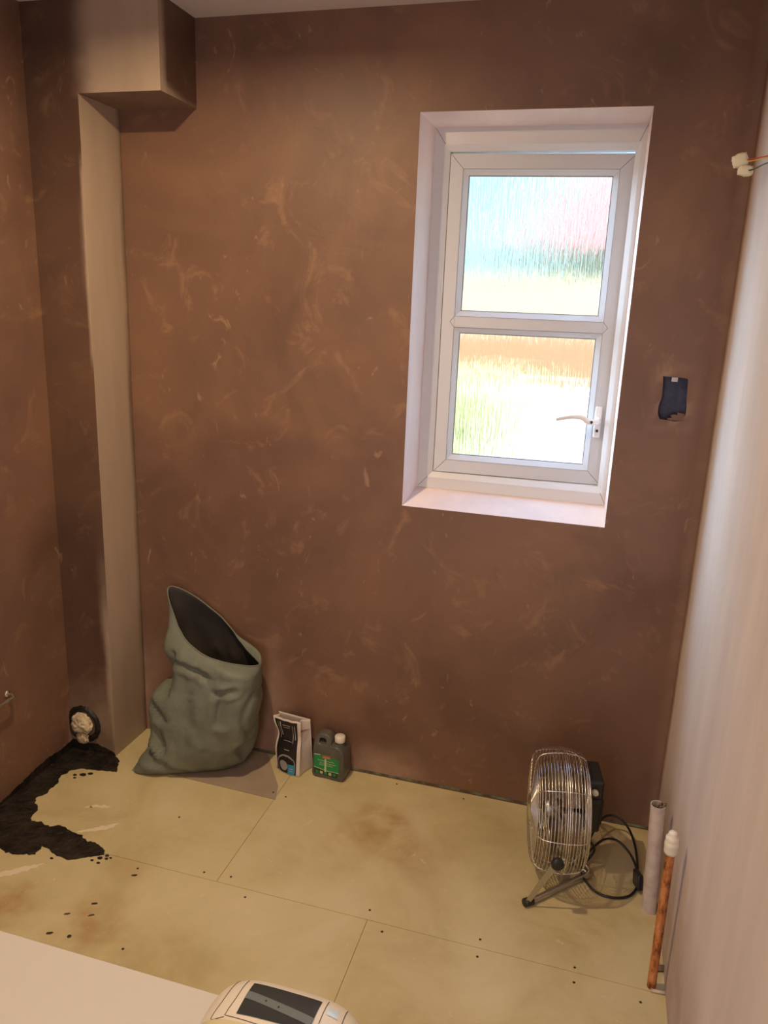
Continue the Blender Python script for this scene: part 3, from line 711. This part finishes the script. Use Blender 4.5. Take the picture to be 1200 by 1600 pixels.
# motor housing
def fbox(mb, t0, t1, n0, n1, z0, z1):
    M = Matrix((( fa.x, fnm.x, 0, FC.x), (fa.y, fnm.y, 0, FC.y), (0, 0, 1, 0), (0, 0, 0, 1)))
    mb.box((t0, n0, z0), (t1, n1, z1), M); return mb
keep(fbox(MB(), -.112, -.069, -.085, .030, .152, .318).build('motor_housing', M_blackp, bevel=.008), fn)
ctl = keep(fbox(MB(), -.105, -.075, .030, .034, .250, .264).build('switch_panel', M_blackp, bevel=.0015), fn)
keep(MB().lathe([(.0001, .0), (.0085, 0), (.0085, .012), (.0070, .014), (.0001, .014)], FC + fa * -.086 + fnm * .031 + fz * (.290 - FC.z), fnm, 20).build('speed_knob', M_cap, smooth=True), fn)
keep(fbox(MB(), -.118, -.110, -.060, .015, .17, .25).build('vent_cover', M_blackp, bevel=.002), fn)
# stand
Fr = Vector((-.246, -.462, .010)); Bk = FC + fa * -.094 + fnm * .03; Bk.z = .010; F2 = FC - fnm * .165 + fa * .030; F2.z = .010
for sgn, Ft in ((1, Fr), (-1, F2)):
    Pv = FC + fnm * (.186 * sgn); Pv.z = .157 if sgn > 0 else .157
    if sgn > 0: Pv = Vector((-.1765, -.456, .160))
    d = (Ft - Pv); n_ = fnm
    ar = MB(); e1 = d.normalized(); e2 = e1.cross(n_).normalized()
    A = []
    for t, wd in ((0, .0095), (.2, .009), (.9, .007), (1, .007)):
        c = Pv + d * t
        A.append([c + e2 * wd + n_ * .0015 , c - e2 * wd + n_ * .0015, c - e2 * wd - n_ * .0015, c + e2 * wd - n_ * .0015])
    vs = [v for a in A for v in a]; fs = [(0,1,2,3), (12,15,14,13)]
    for i in range(3):
        for k in range(4): fs.append((i*4+k, i*4+(k+1) % 4, (i+1)*4+(k+1) % 4, (i+1)*4+k))
    ar.add(vs, fs); keep(ar.build('stand_arm', M_steel), fn)
    keep(MB().lathe([(.0001, 0), (.0165, 0), (.0175, .003), (.0175, .012), (.015, .015), (.0001, .015)], Pv + fnm * (.002 * sgn), fnm * sgn, 28).build('pivot_knob', M_blackp, smooth=True), fn)
    keep(MB().tube([Pv, FC + fnm * (.172 * sgn) + fz * (Pv.z - FC.z) * .9 + fa * .0], .004, 8).build('pivot_bolt', M_steel), fn)
    keep(MB().tube([Ft + Vector((-.006, -.002*sgn, .002)), Ft + (Bk - Ft).normalized() * .022 + Vector((0, 0, .001))], .0118, 14).build('foot_cap', M_blackp, smooth=True), fn)
tubep = smooth_path([Fr, Fr.lerp(Bk, .5), Fr.lerp(Bk, .88), Bk + fa * -.004, F2.lerp(Bk, .88), F2.lerp(Bk, .5), F2], 8)
keep(MB().tube(tubep, .0088, 14).build('base_tube', M_steel, smooth=True), fn)
brk = MB(); brk.tube(smooth_path([Bk + Vector((-.012, -.02, .0)), Bk + Vector((.002, -.018, .03)), Bk + Vector((-.012, -.01, .045)), FC + fa * -.085 + fz * -.13], 5), .0026, 8)
keep(brk.build('rear_bracket', M_steel, smooth=True), fn)
# power cable
cb = smooth_path([(-.092, -.262, .160), (-.088, -.258, .105), (-.072, -.24, .060), (-.095, -.262, .030), (-.106, -.275, .045), (-.085, -.258, .070), (-.046, -.200, .075), (-.005, -.190, .072), (.035, -.215, .050), (.055, -.262, .028), (.052, -.300, .010), (.030, -.335, .005), (-.010, -.355, .005), (-.055, -.350, .005), (-.085, -.325, .010), (-.105, -.29, .016), (-.10, -.22, .025), (-.072, -.12, .045), (-.04, -.060, .060), (.000, -.055, .060), (.030, -.090, .052), (.048, -.150, .042), (.054, -.215, .034), (.055, -.255, .026)], 7)
keep(MB().tube(cb, .0036, 8).build('power_cable', M_cable, smooth=True), fn)
pg = MB(); Mx = Matrix.Translation((.056, -.285, .028)) @ Matrix.Rotation(.25, 4, 'Z') @ Matrix.Rotation(-.25, 4, 'X')
pg.box((-.010, -.026, -.022), (.006, .024, .022), Mx)
keep(pg.build('plug', M_blackp, bevel=.004), fn)

# ------------------------------------------------------------------ rubble sack
def sack():
    root = thing('sack', 'slouched dark green sack with gaping mouth standing against the back wall', 'sack', (-1.43, -.13, 0))
    def ell(L, Rr, Fy, By, fz=0, bz=0, fx=0, bx=0):
        L, Rr = Vector(L), Vector(Rr); C = (L + Rr) / 2
        F = Vector((C.x + fx, Fy, C.z + fz)); B = Vector((C.x + bx, By, C.z + bz)); k = .80
        def mid(P, Q, k=k): return C + (P - C) * k + (Q - C) * k
        return [L, mid(L, F), F, mid(F, Rr), Rr, mid(Rr, B), B, mid(B, L)]
    rings = [
        ell((-1.600, -.215, .003), (-1.300, -.090, .003), -.205, -.050),
        ell((-1.628, -.235, .006), (-1.288, -.080, .008), -.225, -.035),
        ell((-1.612, -.205, .045), (-1.262, -.095, .045), -.245, -.020),
        ell((-1.585, -.160, .100), (-1.240, -.115, .120), -.250, -.014),
        ell((-1.595, -.140, .160), (-1.222, -.130, .190), -.250, -.012),
        ell((-1.612, -.140, .215), (-1.212, -.138, .250), -.245, -.012),
        ell((-1.585, -.130, .275), (-1.206, -.140, .310), -.240, -.012),
        ell((-1.538, -.120, .325), (-1.210, -.140, .344), -.232, -.012),
        ell((-1.545, -.105, .385), (-1.208, -.140, .378), -.222, -.012),
        ell((-1.560, -.070, .455), (-1.208, -.138, .405), -.210, -.014, fz=.0, bz=.03, fx=-.02),
        [Vector(q) for q in [(-1.590, -.048, .612), (-1.535, -.105, .520), (-1.448, -.165, .468), (-1.335, -.190, .440), (-1.212, -.135, .418), (-1.285, -.060, .432), (-1.395, -.024, .510), (-1.505, -.018, .580)]],
    ]
    K = 9
    loops = [smooth_path(r, K, closed=True) for r in rings]
    M_ = len(loops[0]); SUBV = 7; rows = []
    for i in range(len(loops) - 1):
        for q in range(SUBV):
            t = q / SUBV; row = []
            for k in range(M_):
                g = lambda j: loops[min(max(j, 0), len(loops)-1)][k]
                a, b, c, d = g(i-1), g(i), g(i+1), g(i+2)
                row.append(.5 * ((2*b) + (c-a)*t + (2*a-5*b+4*c-d)*t*t + (3*b-a-3*c+d)*t**3))
            rows.append(row)
    rows.append(loops[-1])
    # creases: pinched folds
    folds = [((-1.54, .16), (-1.505, .06), .020, .014), ((-1.60, .11), (-1.50, .035), .016, .012), ((-1.585, .07), (-1.44, .015), .018, .010), ((-1.53, .30), (-1.50, .43), .022, .014),
             ((-1.30, .34), (-1.305, .23), .016, .015), ((-1.305, .345), (-1.26, .355), .014, .012), ((-1.47, .41), (-1.35, .385), .014, .010), ((-1.25, .12), (-1.245, .05), .018, .015), ((-1.56, .25), (-1.51, .21), .016, .010), ((-1.36, .39), (-1.315, .33), .014, .008), ((-1.44, .35), (-1.43, .14), .030, .006)]
    vs = []
    C = Vector((-1.41, -.13, 0))
    for ri, row in enumerate(rows):
        v = ri / (len(rows) - 1)
        for p in row:
            q = p.copy(); out = Vector((p.x - C.x, p.y - C.y, 0)).normalized()
            d = .007 * noise.noise(Vector((p.x * 9, p.y * 9, p.z * 7))) + .003 * noise.noise(Vector((p.x * 26, p.y * 26, p.z * 18))) - .013 * (1 - min(1, 3.2 * abs(noise.noise(Vector((p.x * 11 + 3 * p.z, p.y * 6, p.z * 6 - 4 * p.x)))))) ** 2 * sstep(.46, .38, p.z + .0 * v)
            if p.y < -.13 + .02:
                for (a, b, wd, dp) in folds:
                    ax_, az_ = a; bx_, bz_ = b; L2 = (bx_-ax_)**2 + (bz_-az_)**2
                    t = max(0, min(1, ((p.x-ax_)*(bx_-ax_) + (p.z-az_)*(bz_-az_)) / L2)); dd = math.hypot(p.x - ax_ - t*(bx_-ax_), p.z - az_ - t*(bz_-az_))
                    d -= 1.35 * dp * math.exp(-(dd / wd) ** 2 * 2.2); d += dp * .55 * math.exp(-((dd - wd*1.5) / wd) ** 2 * 2.2)
            f_ = min(1, p.z / .03)
            q += out * d * f_
            q.y = min(q.y, -.006)
            q.z = max(q.z, .002)
            vs.append(q)
    fs = []
    for i in range(len(rows) - 1):
        for k in range(M_):
            l = (k + 1) % M_; fs.append((i*M_+k, i*M_+l, (i+1)*M_+l, (i+1)*M_+k))
    fs.append(tuple(reversed(range(M_))))
    o = mk('sack_body', vs, fs, mats=[M_bag, mat('sack_inside', (.030, .026, .022), .8)], smooth=True)  # inner face a darker colour than the outside
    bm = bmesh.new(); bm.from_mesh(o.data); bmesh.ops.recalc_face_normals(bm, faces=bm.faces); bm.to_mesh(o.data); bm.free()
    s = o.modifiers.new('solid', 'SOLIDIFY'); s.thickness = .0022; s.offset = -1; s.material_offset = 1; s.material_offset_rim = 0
    keep(o, root)
    rim = keep(MB().tube([p for p in vs[-M_:]], .0026, 6, closed=True).build('hem', M_bag, smooth=True), root)
    # loose corner lying out to the left
    cn = MB(); cn.add([(-1.632, -.262, .002), (-1.560, -.238, .004), (-1.555, -.215, .05), (-1.600, -.205, .072), (-1.60, -.19, .03)], [(0, 1, 2, 3), (0, 3, 4), (0, 4, 1), (1, 4, 2), (2, 4, 3)])
    keep(cn.build('loose_corner', M_bag), root)
sack()
# flat sheet on the floor under the sack
sh = MB(); pz = [(-1.50, -.2365), (-1.096, -.2485), (-1.118, -.175), (-1.232, -.008), (-1.50, -.008)]
vs = [(x, y, z) for z in (.0003, .0022) for x, y in pz]
sh.add(vs, [tuple(reversed(range(5))), tuple(range(5, 10))] + [(i, (i+1) % 5, 5 + (i+1) % 5, 5 + i) for i in range(5)])
tag(sh.build('floor_sheet', M_sheet), 'grey brown flat sheet on the floor under the green sack', 'sheet')

# ------------------------------------------------------------------ opened paper packet
def packet():
    root = thing('powder_packet', 'opened black and white paper packet standing between sack and bottle', 'packet', (-1.11, -.06, 0))
    Mw = mat('packet_paper', (.70, .62, .56), .6); Mk = mat('packet_black', (.014, .012, .014), .32); Mg = mat('packet_grey', (.32, .31, .32), .4); Mb = mat('packet_blue', (.03, .28, .48), .4); Mi = mat('packet_inside', (.22, .16, .12), .8)
    Mt = mat('packet_white_print', (.62, .58, .55), .5)
    BLf, BRf, BRb, BLb = Vector((-1.166, -.078)), Vector((-1.068, -.106)), Vector((-1.046, -.030)), Vector((-1.146, -.006))
    TLf, TRf, TRb, TLb = Vector((-1.186, -.062)), Vector((-1.076, -.078)), Vector((-1.056, -.040)), Vector((-1.178, -.036))
    Hh = .198
    def corner(a, b, v): return a.lerp(b, v)
    def front(u, v):
        a = BLf.lerp(TLf, v); b = BRf.lerp(TRf, v); p = a.lerp(b, u)
        nrm = Vector((b.y - a.y, -(b.x - a.x))).normalized()
        bulge = .010 * math.sin(math.pi * u) * (1 - v * .7) - .014 * math.exp(-((v - .66) / .16) ** 2) + .002 * noise.noise(Vector((u*5, v*7, 1)))
        p = p + nrm * bulge
        pinch = .006 * math.exp(-((v - .66) / .15) ** 2) * (1 - 2*u); p = p + (b - a).normalized() * pinch
        z = v * (Hh - .002 + .005 * noise.noise(Vector((u*4, 3, 0))) * v)
        return Vector((p.x, p.y, z + .001))
    def gridf(fn_, nu, nv, name, m, par=None, lift=0):
        vs = [fn_(i/nu, j/nv) for j in range(nv+1) for i in range(nu+1)]
        return keep(mk(name, vs, [(j*(nu+1)+i, j*(nu+1)+i+1, (j+1)*(nu+1)+i+1, (j+1)*(nu+1)+i) for j in range(nv) for i in range(nu)], m, smooth=True), root)
    def right(u, v):
        a = front(1, v); b2 = BRb.lerp(TRb, v); n = -.012 * math.sin(math.pi * u) * (.3 + v); 
        return Vector((a.x + (b2.x-a.x)*u + n, a.y + (b2.y-a.y)*u, a.z - .002*u*v - .003*v*u*math.sin(9*u)))
    def left(u, v):
        a = front(0, v); b2 = BLb.lerp(TLb, v); n = .010 * math.sin(math.pi * u) * (.3 + v)
        return Vector((a.x + (b2.x-a.x)*u + n, a.y + (b2.y-a.y)*u, a.z + .004*v*u))
    def back(u, v):
        a = left(1, v); b2 = right(1, v); return a.lerp(b2, u)
    vs = []; nu, nv = 14, 22; fs = []
    for fn_ in (front, right, back, left):
        b = len(vs); vs += [fn_(i/nu, j/nv) for j in range(nv+1) for i in range(nu+1)]
        fs += [(b+j*(nu+1)+i, b+j*(nu+1)+i+1, b+(j+1)*(nu+1)+i+1, b+(j+1)*(nu+1)+i) for j in range(nv) for i in range(nu)]
    o = mk('paper_bag', vs, fs, Mw, smooth=True)
    bm = bmesh.new(); bm.from_mesh(o.data); bmesh.ops.remove_doubles(bm, verts=bm.verts, dist=.0005); bm.to_mesh(o.data); bm.free(); sharp(o, .9)
    o.data.materials.append(Mi); s = o.modifiers.new('solid', 'SOLIDIFY'); s.thickness = .0008; s.material_offset = 1; s.material_offset_rim = 0; keep(o, root)
    keep(mk('contents', [left(0, .80), right(0, .80), right(1, .80), left(1, .80)], [(0, 1, 2, 3)], Mi), root)
    def F(u0, u1, v0, v1, l):
        def g(u, v):
            uu = u0 + (u1-u0)*u; vv = v0 + (v1-v0)*v; p = front(uu, vv); return p + Vector((-.25*l, -l, .15*l))
        return g
    gridf(F(.07, .88, .02, .965, .0009), 12, 22, 'black_panel', Mk)
    # round picture with blue corner
    def disc(cu_, cv, ru, rv, l, nm, m, cond=None):
        mbv = [F(cu_, cu_, cv, cv, l)(0, 0)]; n = 28
        pts = []
        for k in range(n):
            a = 2*math.pi*k/n; u = min(.84, max(.10, cu_ + ru*math.cos(a))); v = max(.02, cv + rv*math.sin(a)); pts.append(F(u, u, v, v, l)(0, 0))
        keep(mk(nm, mbv + pts, [(0, 1 + k, 1 + (k+1) % n) for k in range(n)], m, smooth=True), root)
    disc(.50, .15, .40, .20, .0014, 'picture_border', Mg); disc(.46, .14, .33, .155, .0018, 'picture', Mk); disc(.40, .15, .17, .09, .0022, 'picture_motif', Mg)
    gridf(F(.58, .82, .02, .20, .0025), 4, 6, 'blue_flash', Mb)
    for (u, v0, v1, wd) in ((.17, .60, .92, .016), (.25, .66, .93, .030), (.70, .56, .90, .014), (.78, .62, .90, .020)):
        gridf(F(u, u + wd, v0, v1, .0015), 2, 10, 'printed_stripe', Mt)
    for (u, v, a, b) in ((.36, .88, .28, .010), (.38, .84, .24, .008), (.34, .58, .34, .006), (.42, .44, .2, .008), (.62, .12, .16, .008), (.63, .08, .14, .007)):
        gridf(F(u, u + a, v, v + b, .0030), 6, 1, 'printed_line', Mt)
packet()

# ------------------------------------------------------------------ jerry-can style bottle
def bottle():
    root = thing('chemical_bottle', 'grey plastic handled bottle with green label and cream cap', 'bottle', (-.97, -.047, 0))
    Mbo = mat('smoky_plastic', (.115, .115, .10), .3); noisy(Mbo, [(.35, (.085, .085, .075)), (.7, (.14, .14, .12))], 18)
    Mgr = mat('green_label', (.012, .27, .075), .4); Mdk = mat('label_dark_band', (.02, .05, .03), .45); Mpr = mat('label_print', (.55, .62, .42), .5); Mrd = mat('label_red', (.42, .12, .08), .5); Myl = mat('label_yellow', (.60, .62, .25), .5)
    cu = bpy.data.curves.new('bottle_outline', 'CURVE'); cu.dimensions = '2D'; cu.fill_mode = 'BOTH'; cu.extrude = .030; cu.bevel_depth = .005; cu.bevel_resolution = 4
    def spl(P):
        P = smooth_path([(x, z, 0) for x, z in P], 4, closed=True); s = cu.splines.new('POLY'); s.points.add(len(P) - 1)
        for i, p in enumerate(P): s.points[i].co = (p.x, p.y, 0, 1)
        s.use_cyclic_u = True
    q = .005
    spl([(q, q), (.05, q-.0005), (.114-q, q), (.114-q, .06), (.114-q, .102), (.098, .120), (.084, .125), (.066, .124), (.060, .128), (.057, .141), (.048, .155), (.030, .157), (.013, .153), (.007, .130), (q, .10), (q, .05)])
    spl([(.0135, .130), (.0165, .1465), (.030, .1505), (.044, .1475), (.0505, .134), (.046, .1245), (.030, .1225), (.017, .1235)])
    co = bpy.data.objects.new('tmp_outline', cu); col.objects.link(co); bpy.context.view_layer.update()
    me = bpy.data.meshes.new_from_object(co.evaluated_get(bpy.context.evaluated_depsgraph_get())); bpy.data.objects.remove(co)
    o = bpy.data.objects.new('bottle_body', me); col.objects.link(o); me.materials.clear(); me.materials.append(Mbo)
    Ro = Matrix.Translation((-1.028, -.044, 0)) @ Matrix.Rotation(-.06, 4, 'Z')
    for v in me.vertices:
        x, z, y = v.co; k = 1 - .45 * sstep(.105, .150, z) * sstep(.07, .055, x); v.co = Ro @ Vector((x, y * k, z))
    me.polygons.foreach_set('use_smooth', [True] * len(me.polygons)); sharp(o, .8); keep(o, root)
    def L(x, z, l): return Ro @ Vector((.002 + (x - .010) * 1.16 + .004, -.0352 - l, z))
    def quad(P, l, nm, m):
        n = len(P); a = [L(x, z, l) for x, z in P]; b = [L(x, z, -.001) for x, z in P]
        return keep(mk(nm, a + b, [tuple(range(n))] + [(i, n+i, n+(i+1) % n, (i+1) % n) for i in range(n)], m), root)
    quad([(.010, .040), (.030, .036), (.055, .033), (.090, .034), (.090, .082), (.060, .086), (.048, .094), (.030, .090), (.010, .088)], .0004, 'label', Mgr)
    quad([(.010, .016), (.086, .012), (.086, .031), (.055, .030), (.030, .033), (.010, .037)], .0004, 'lower_label', Mdk)
    quad([(.036, .079), (.064, .080), (.063, .092), (.037, .091)], .0008, 'label_emblem', Mrd)
    quad([(.040, .0822), (.060, .083), (.060, .085), (.040, .0842)], .0011, 'emblem_lettering', Mpr)
    quad([(.044, .020), (.050, .020), (.050, .078), (.044, .078)], .0007, 'label_stripe', Mpr)
    quad([(.010, .0385), (.055, .0315), (.090, .0325), (.090, .0345), (.055, .0335), (.010, .0405)], .0009, 'label_edge', Mpr)
    quad([(.010, .087), (.030, .0895), (.030, .092), (.010, .090)], .0009, 'label_edge', Mpr)
    rn = random.Random(3)
    for (x0, x1, z) in ((.022, .075, .070), (.028, .080, .061), (.026, .070, .0535)):      # script lettering, too small to read
        P = [L(x0 + (x1-x0)*i/40, z + .0022*math.sin(i*1.9) + .0012*math.sin(i*.7+z*300), .0011) for i in range(41)]
        keep(MB().tube(P, .00065, 5).build('label_script', Mpr), root)
    for k in range(5):
        x = .016 + k * .014; quad([(x, .018), (x+.009, .0175), (x+.009, .027), (x, .0275)], .0008, 'label_pictogram', Myl if k % 2 else Mgr)
    nk = Ro @ Vector((.087, 0, .118))
    keep(MB().lathe([(.017, 0), (.017, .012), (.0145, .016), (.0145, .024), (.0001, .024)], nk, (0, 0, 1), 28).build('neck', Mbo, smooth=True), root)
    cpv = []; cm = MB(); n = 72
    for (r, t) in [(.0150, 0), (.0178, 0), (.0180, .002), (.0180, .019), (.0165, .0215), (.0001, .0220)]:
        for k in range(n):
            a = 2*math.pi*k/n; rr = r * (1 + (.025 if (k % 3 == 0 and .002 <= t <= .019) else 0)); cpv.append(nk + Vector((rr*math.cos(a), rr*math.sin(a), .019 + t)))
    cm.add(cpv, [(i*n+k, i*n+(k+1) % n, (i+1)*n+(k+1) % n, (i+1)*n+k) for i in range(5) for k in range(n)])
    keep(cm.build('cap', M_cap, smooth=True), root)
bottle()

# ------------------------------------------------------------------ screws in the boards
sg = 'screws fixing the floor boards'
SCR = [((-.656, -.613), 'dark screw in the back board beside the short front joint'), ((-.603, -.675), 'dark screw in the front board beside the short joint'),
 ((-.35, -.619), 'dark screw behind the long joint, in the middle of the floor'), ((-.348, -.677), 'dark screw in front of the long joint, in the middle of the floor'),
 ((-.106, -.633), 'dark screw behind the long joint below the fan'), ((-.106, -.680), 'dark screw in front of the long joint below the fan'), ((.052, -.688), 'dark screw in the front board nearest the copper pipe'),
 ((-.736, -.029), 'dark screw close to the back wall right of the bottle'), ((-1.366, -.944), 'large dark screw head close to the white panel edge'), ((-1.213, -.936), 'dark screw close to the middle of the white panel edge'),
 ((-1.341, -.673), 'dark screw in front of the joint end left of the floor'), ((-1.153, -.626), 'dark screw behind the long joint left of the short joint'), ((-1.072, -.618), 'dark screw behind the long joint right of the short joint'),
 ((-.999, -.677), 'dark screw alone in the left front board'), ((-1.348, -.43), 'dark screw on the floor in front of the sack'), ((-1.118, -.215), 'dark screw close to the corner of the grey brown sheet'),
 ((-.50, -.036), 'dark screw close to the back wall left of the fan'), ((-1.070, -.222), 'dark screw between the sheet and the packet')]
for (x, y), lab in SCR:
    r = .0055 if 'large' in lab else .0034
    zz = .0024 if x == -1.118 else .0004
    tag(MB().lathe([(.0001, .0012), (r*.6, .0011), (r, .0002), (r, -.002)], (x, y, zz), (0, 0, 1), 14).build('screw', M_screw), lab, 'screw', sg)
# dropped paint specks near the white panel
spk = [((-1.374, -.827), 'dark paint speck halfway between panel and long joint'), ((-1.42, -.881), 'long dark paint speck left of the halfway one'), ((-1.42, -.950), 'dark paint speck touching the panel shadow'), ((-1.335, -.70), 'dark paint speck in front of the left joint end'), ((-1.357, -.865), 'faint dark paint speck between the long one and the large screw')]
for (x, y), lab in spk:
    mb = MB(); blob_patch(mb, [(x + .009*math.cos(a*1.2566), y + .0042*math.sin(a*1.2566) + .004*math.cos(a*1.2566)) for a in range(5)], 'z', lift=.0007, jit=.003)
    tag(mb.build('paint_speck', M_tarbrown), lab, 'paint speck', 'dark paint specks on the boards')

# ------------------------------------------------------------------ large white panel in the near left corner
wpn = thing('white_panel', 'large smooth white panel lying flat in the near left corner', 'panel', (-1.35, -1.6, 0))
keep(MB().box((XL + .012, -2.02, .270), (-.757, -1.232, .300)).build('panel_top', M_white, bevel=.002), wpn)
keep(MB().box((XL + .022, -2.00, .0), (-.79, -1.975, .270)).build('side_board', M_white), wpn)
keep(MB().box((XL + .022, -1.275, .0), (-.79, -1.250, .270)).build('side_board', M_white), wpn)
keep(MB().box((-.815, -1.975, .0), (-.79, -1.275, .270)).build('end_board', M_white), wpn)

# ------------------------------------------------------------------ cream dehumidifier
def dehum():
    CX, CY, A, B, ZS, HT = -.598, -1.400, .145, .123, .375, .090
    root = thing('dehumidifier', 'cream rounded dehumidifier with dark display window on its top', 'dehumidifier', (CX, CY, 0))
    def zt(x, y):
        rho = (abs((x-CX)/A)**3.8 + abs((y-CY)/B)**3.8) ** (1/3.8); rho = min(rho, .9999)
        return ZS + HT * (1 - rho**3.6) ** (1/2.2)
    vs = []; n = 96; rings = []
    def sup(s):
        out = []
        for k in range(n):
            a = 2*math.pi*k/n; c, d = math.cos(a), math.sin(a); r = (abs(c)**3.8 + abs(d)**3.8) ** (-1/3.8)
            out.append((CX + A*s*r*c, CY + B*s*r*d))
        return out
    for (s, z) in ((.94, 0), (.97, .02), (1, .06), (1, .20), (1, ZS - .02)): rings.append([(x, y, z) for x, y in sup(s)])
    for q in range(1, 25):
        s = math.cos(math.pi/2 * q / 25); s = s if s > .02 else .02
        rings.append([(x, y, zt(x, y)) for x, y in sup(min(s, .9995))])
    mb = MB(); mb.add([v for r in rings for v in r], [(i*n+k, i*n+(k+1) % n, (i+1)*n+(k+1) % n, (i+1)*n+k) for i in range(len(rings)-1) for k in range(n)] + [tuple((len(rings)-1)*n + k for k in range(n))])
    keep(mb.build('housing', M_cream, smooth=True), root)
    def pad(P, l, nm, m, par=None, nu=24, nv=16):
        """patch laid on the top: P = 4 corners (bl, br, tr, tl)"""
        P = [Vector(p) for p in P]; v2 = []
        for j in range(nv+1):
            for i in range(nu+1):
                u, v = i/nu, j/nv; p = P[0]*(1-u)*(1-v) + P[1]*u*(1-v) + P[2]*u*v + P[3]*(1-u)*v; v2.append((p.x, p.y, zt(p.x, p.y) + l))
        return keep(mk(nm, v2, [(j*(nu+1)+i, j*(nu+1)+i+1, (j+1)*(nu+1)+i+1, (j+1)*(nu+1)+i) for j in range(nv) for i in range(nu)], m, smooth=True), root)
    def line(P, nm='housing_seam', r=.0008, m=M_groove):
        P = smooth_path([(x, y, 0) for x, y in P], 10); keep(MB().tube([(p.x, p.y, zt(p.x, p.y) + .0002) for p in P], r, 6).build(nm, m), root)
    pad([(-.666, -1.392), (-.540, -1.388), (-.540, -1.321), (-.666, -1.321)], .0012, 'display_window', M_disp)
    pad([(-.666, -1.360), (-.540, -1.378), (-.540, -1.362), (-.666, -1.344)], .0018, 'display_stripe', M_disp2)
    for (x, y) in ((-.628, -1.357), (-.603, -1.362)):
        keep(MB().lathe([(.0001, .0006), (.0017, .0006), (.0017, -.001)], (x, y, zt(x, y) + .002), (0, 0, 1), 12).build('indicator_dot', M_blackp), root)
    line([(-.680, -1.312), (-.681, -1.36), (-.684, -1.390), (-.676, -1.398), (-.60, -1.402), (-.524, -1.402)])
    line([(-.700, -1.306), (-.703, -1.36), (-.707, -1.402), (-.684, -1.400)])
    line([(-.531, -1.312), (-.530, -1.36), (-.529, -1.402)]); line([(-.499, -1.306), (-.496, -1.36), (-.496, -1.41)])
    pad([(-.524, -1.345), (-.505, -1.345), (-.507, -1.326), (-.525, -1.326)], .001, 'pale_patch', M_patch, nu=6, nv=6)  # small pale blue glossy patch beside the display
    pad([(-.735, -1.495), (-.462, -1.495), (-.464, -1.410), (-.733, -1.404)], .0010, 'tank_lid', M_tank)
dehum()

# ------------------------------------------------------------------ ceiling downlights (above the frame; the rear one is added)
for (x, y), lab in (((-1.20, -.90), 'recessed ceiling downlight in front of the corner boxing'), ((-.75, -2.5), 'added unseen ceiling downlight above the camera')):
    t = thing('ceiling_downlight', lab, 'ceiling light', (x, y, H), 'recessed ceiling downlights')
    keep(MB().lathe([(.030, -.001), (.030, -.012), (.046, -.010), (.048, 0)], (x, y, H), (0, 0, 1), 36).build('rim', M_chrome, smooth=True), t)
    keep(MB().lathe([(.0001, -.004), (.029, -.004)], (x, y, H), (0, 0, 1), 36).build('lamp_face', M_upvc, smooth=True), t)

# ------------------------------------------------------------------ pieces that belong to a part rather than to the whole thing
def nest(root_name, part, subs):
    root = bpy.data.objects[root_name]; base_of = lambda n: n.split('.')[0]
    p = [c for c in root.children if base_of(c.name) == part][0]
    for c in list(root.children):
        if base_of(c.name) in subs and c is not p:
            c.parent = p; c.matrix_parent_inverse = Matrix.Identity(4)
nest('chemical_bottle', 'label', ('label_emblem', 'emblem_lettering', 'label_stripe', 'label_edge', 'label_script'))
nest('chemical_bottle', 'lower_label', ('label_pictogram',))
nest('powder_packet', 'black_panel', ('picture_border', 'picture', 'picture_motif', 'blue_flash', 'printed_stripe', 'printed_line'))
nest('dehumidifier', 'display_window', ('display_stripe', 'indicator_dot'))
nest('floor_fan', 'motor_housing', ('switch_panel', 'speed_knob', 'vent_cover'))
nest('window_1', 'sash', ('glazing_bead', 'gasket', 'pane', 'sash_joint', 'handle', 'handle_plate', 'key_hole'))
nest('window_1', 'window_frame', ('mitre_joint',))
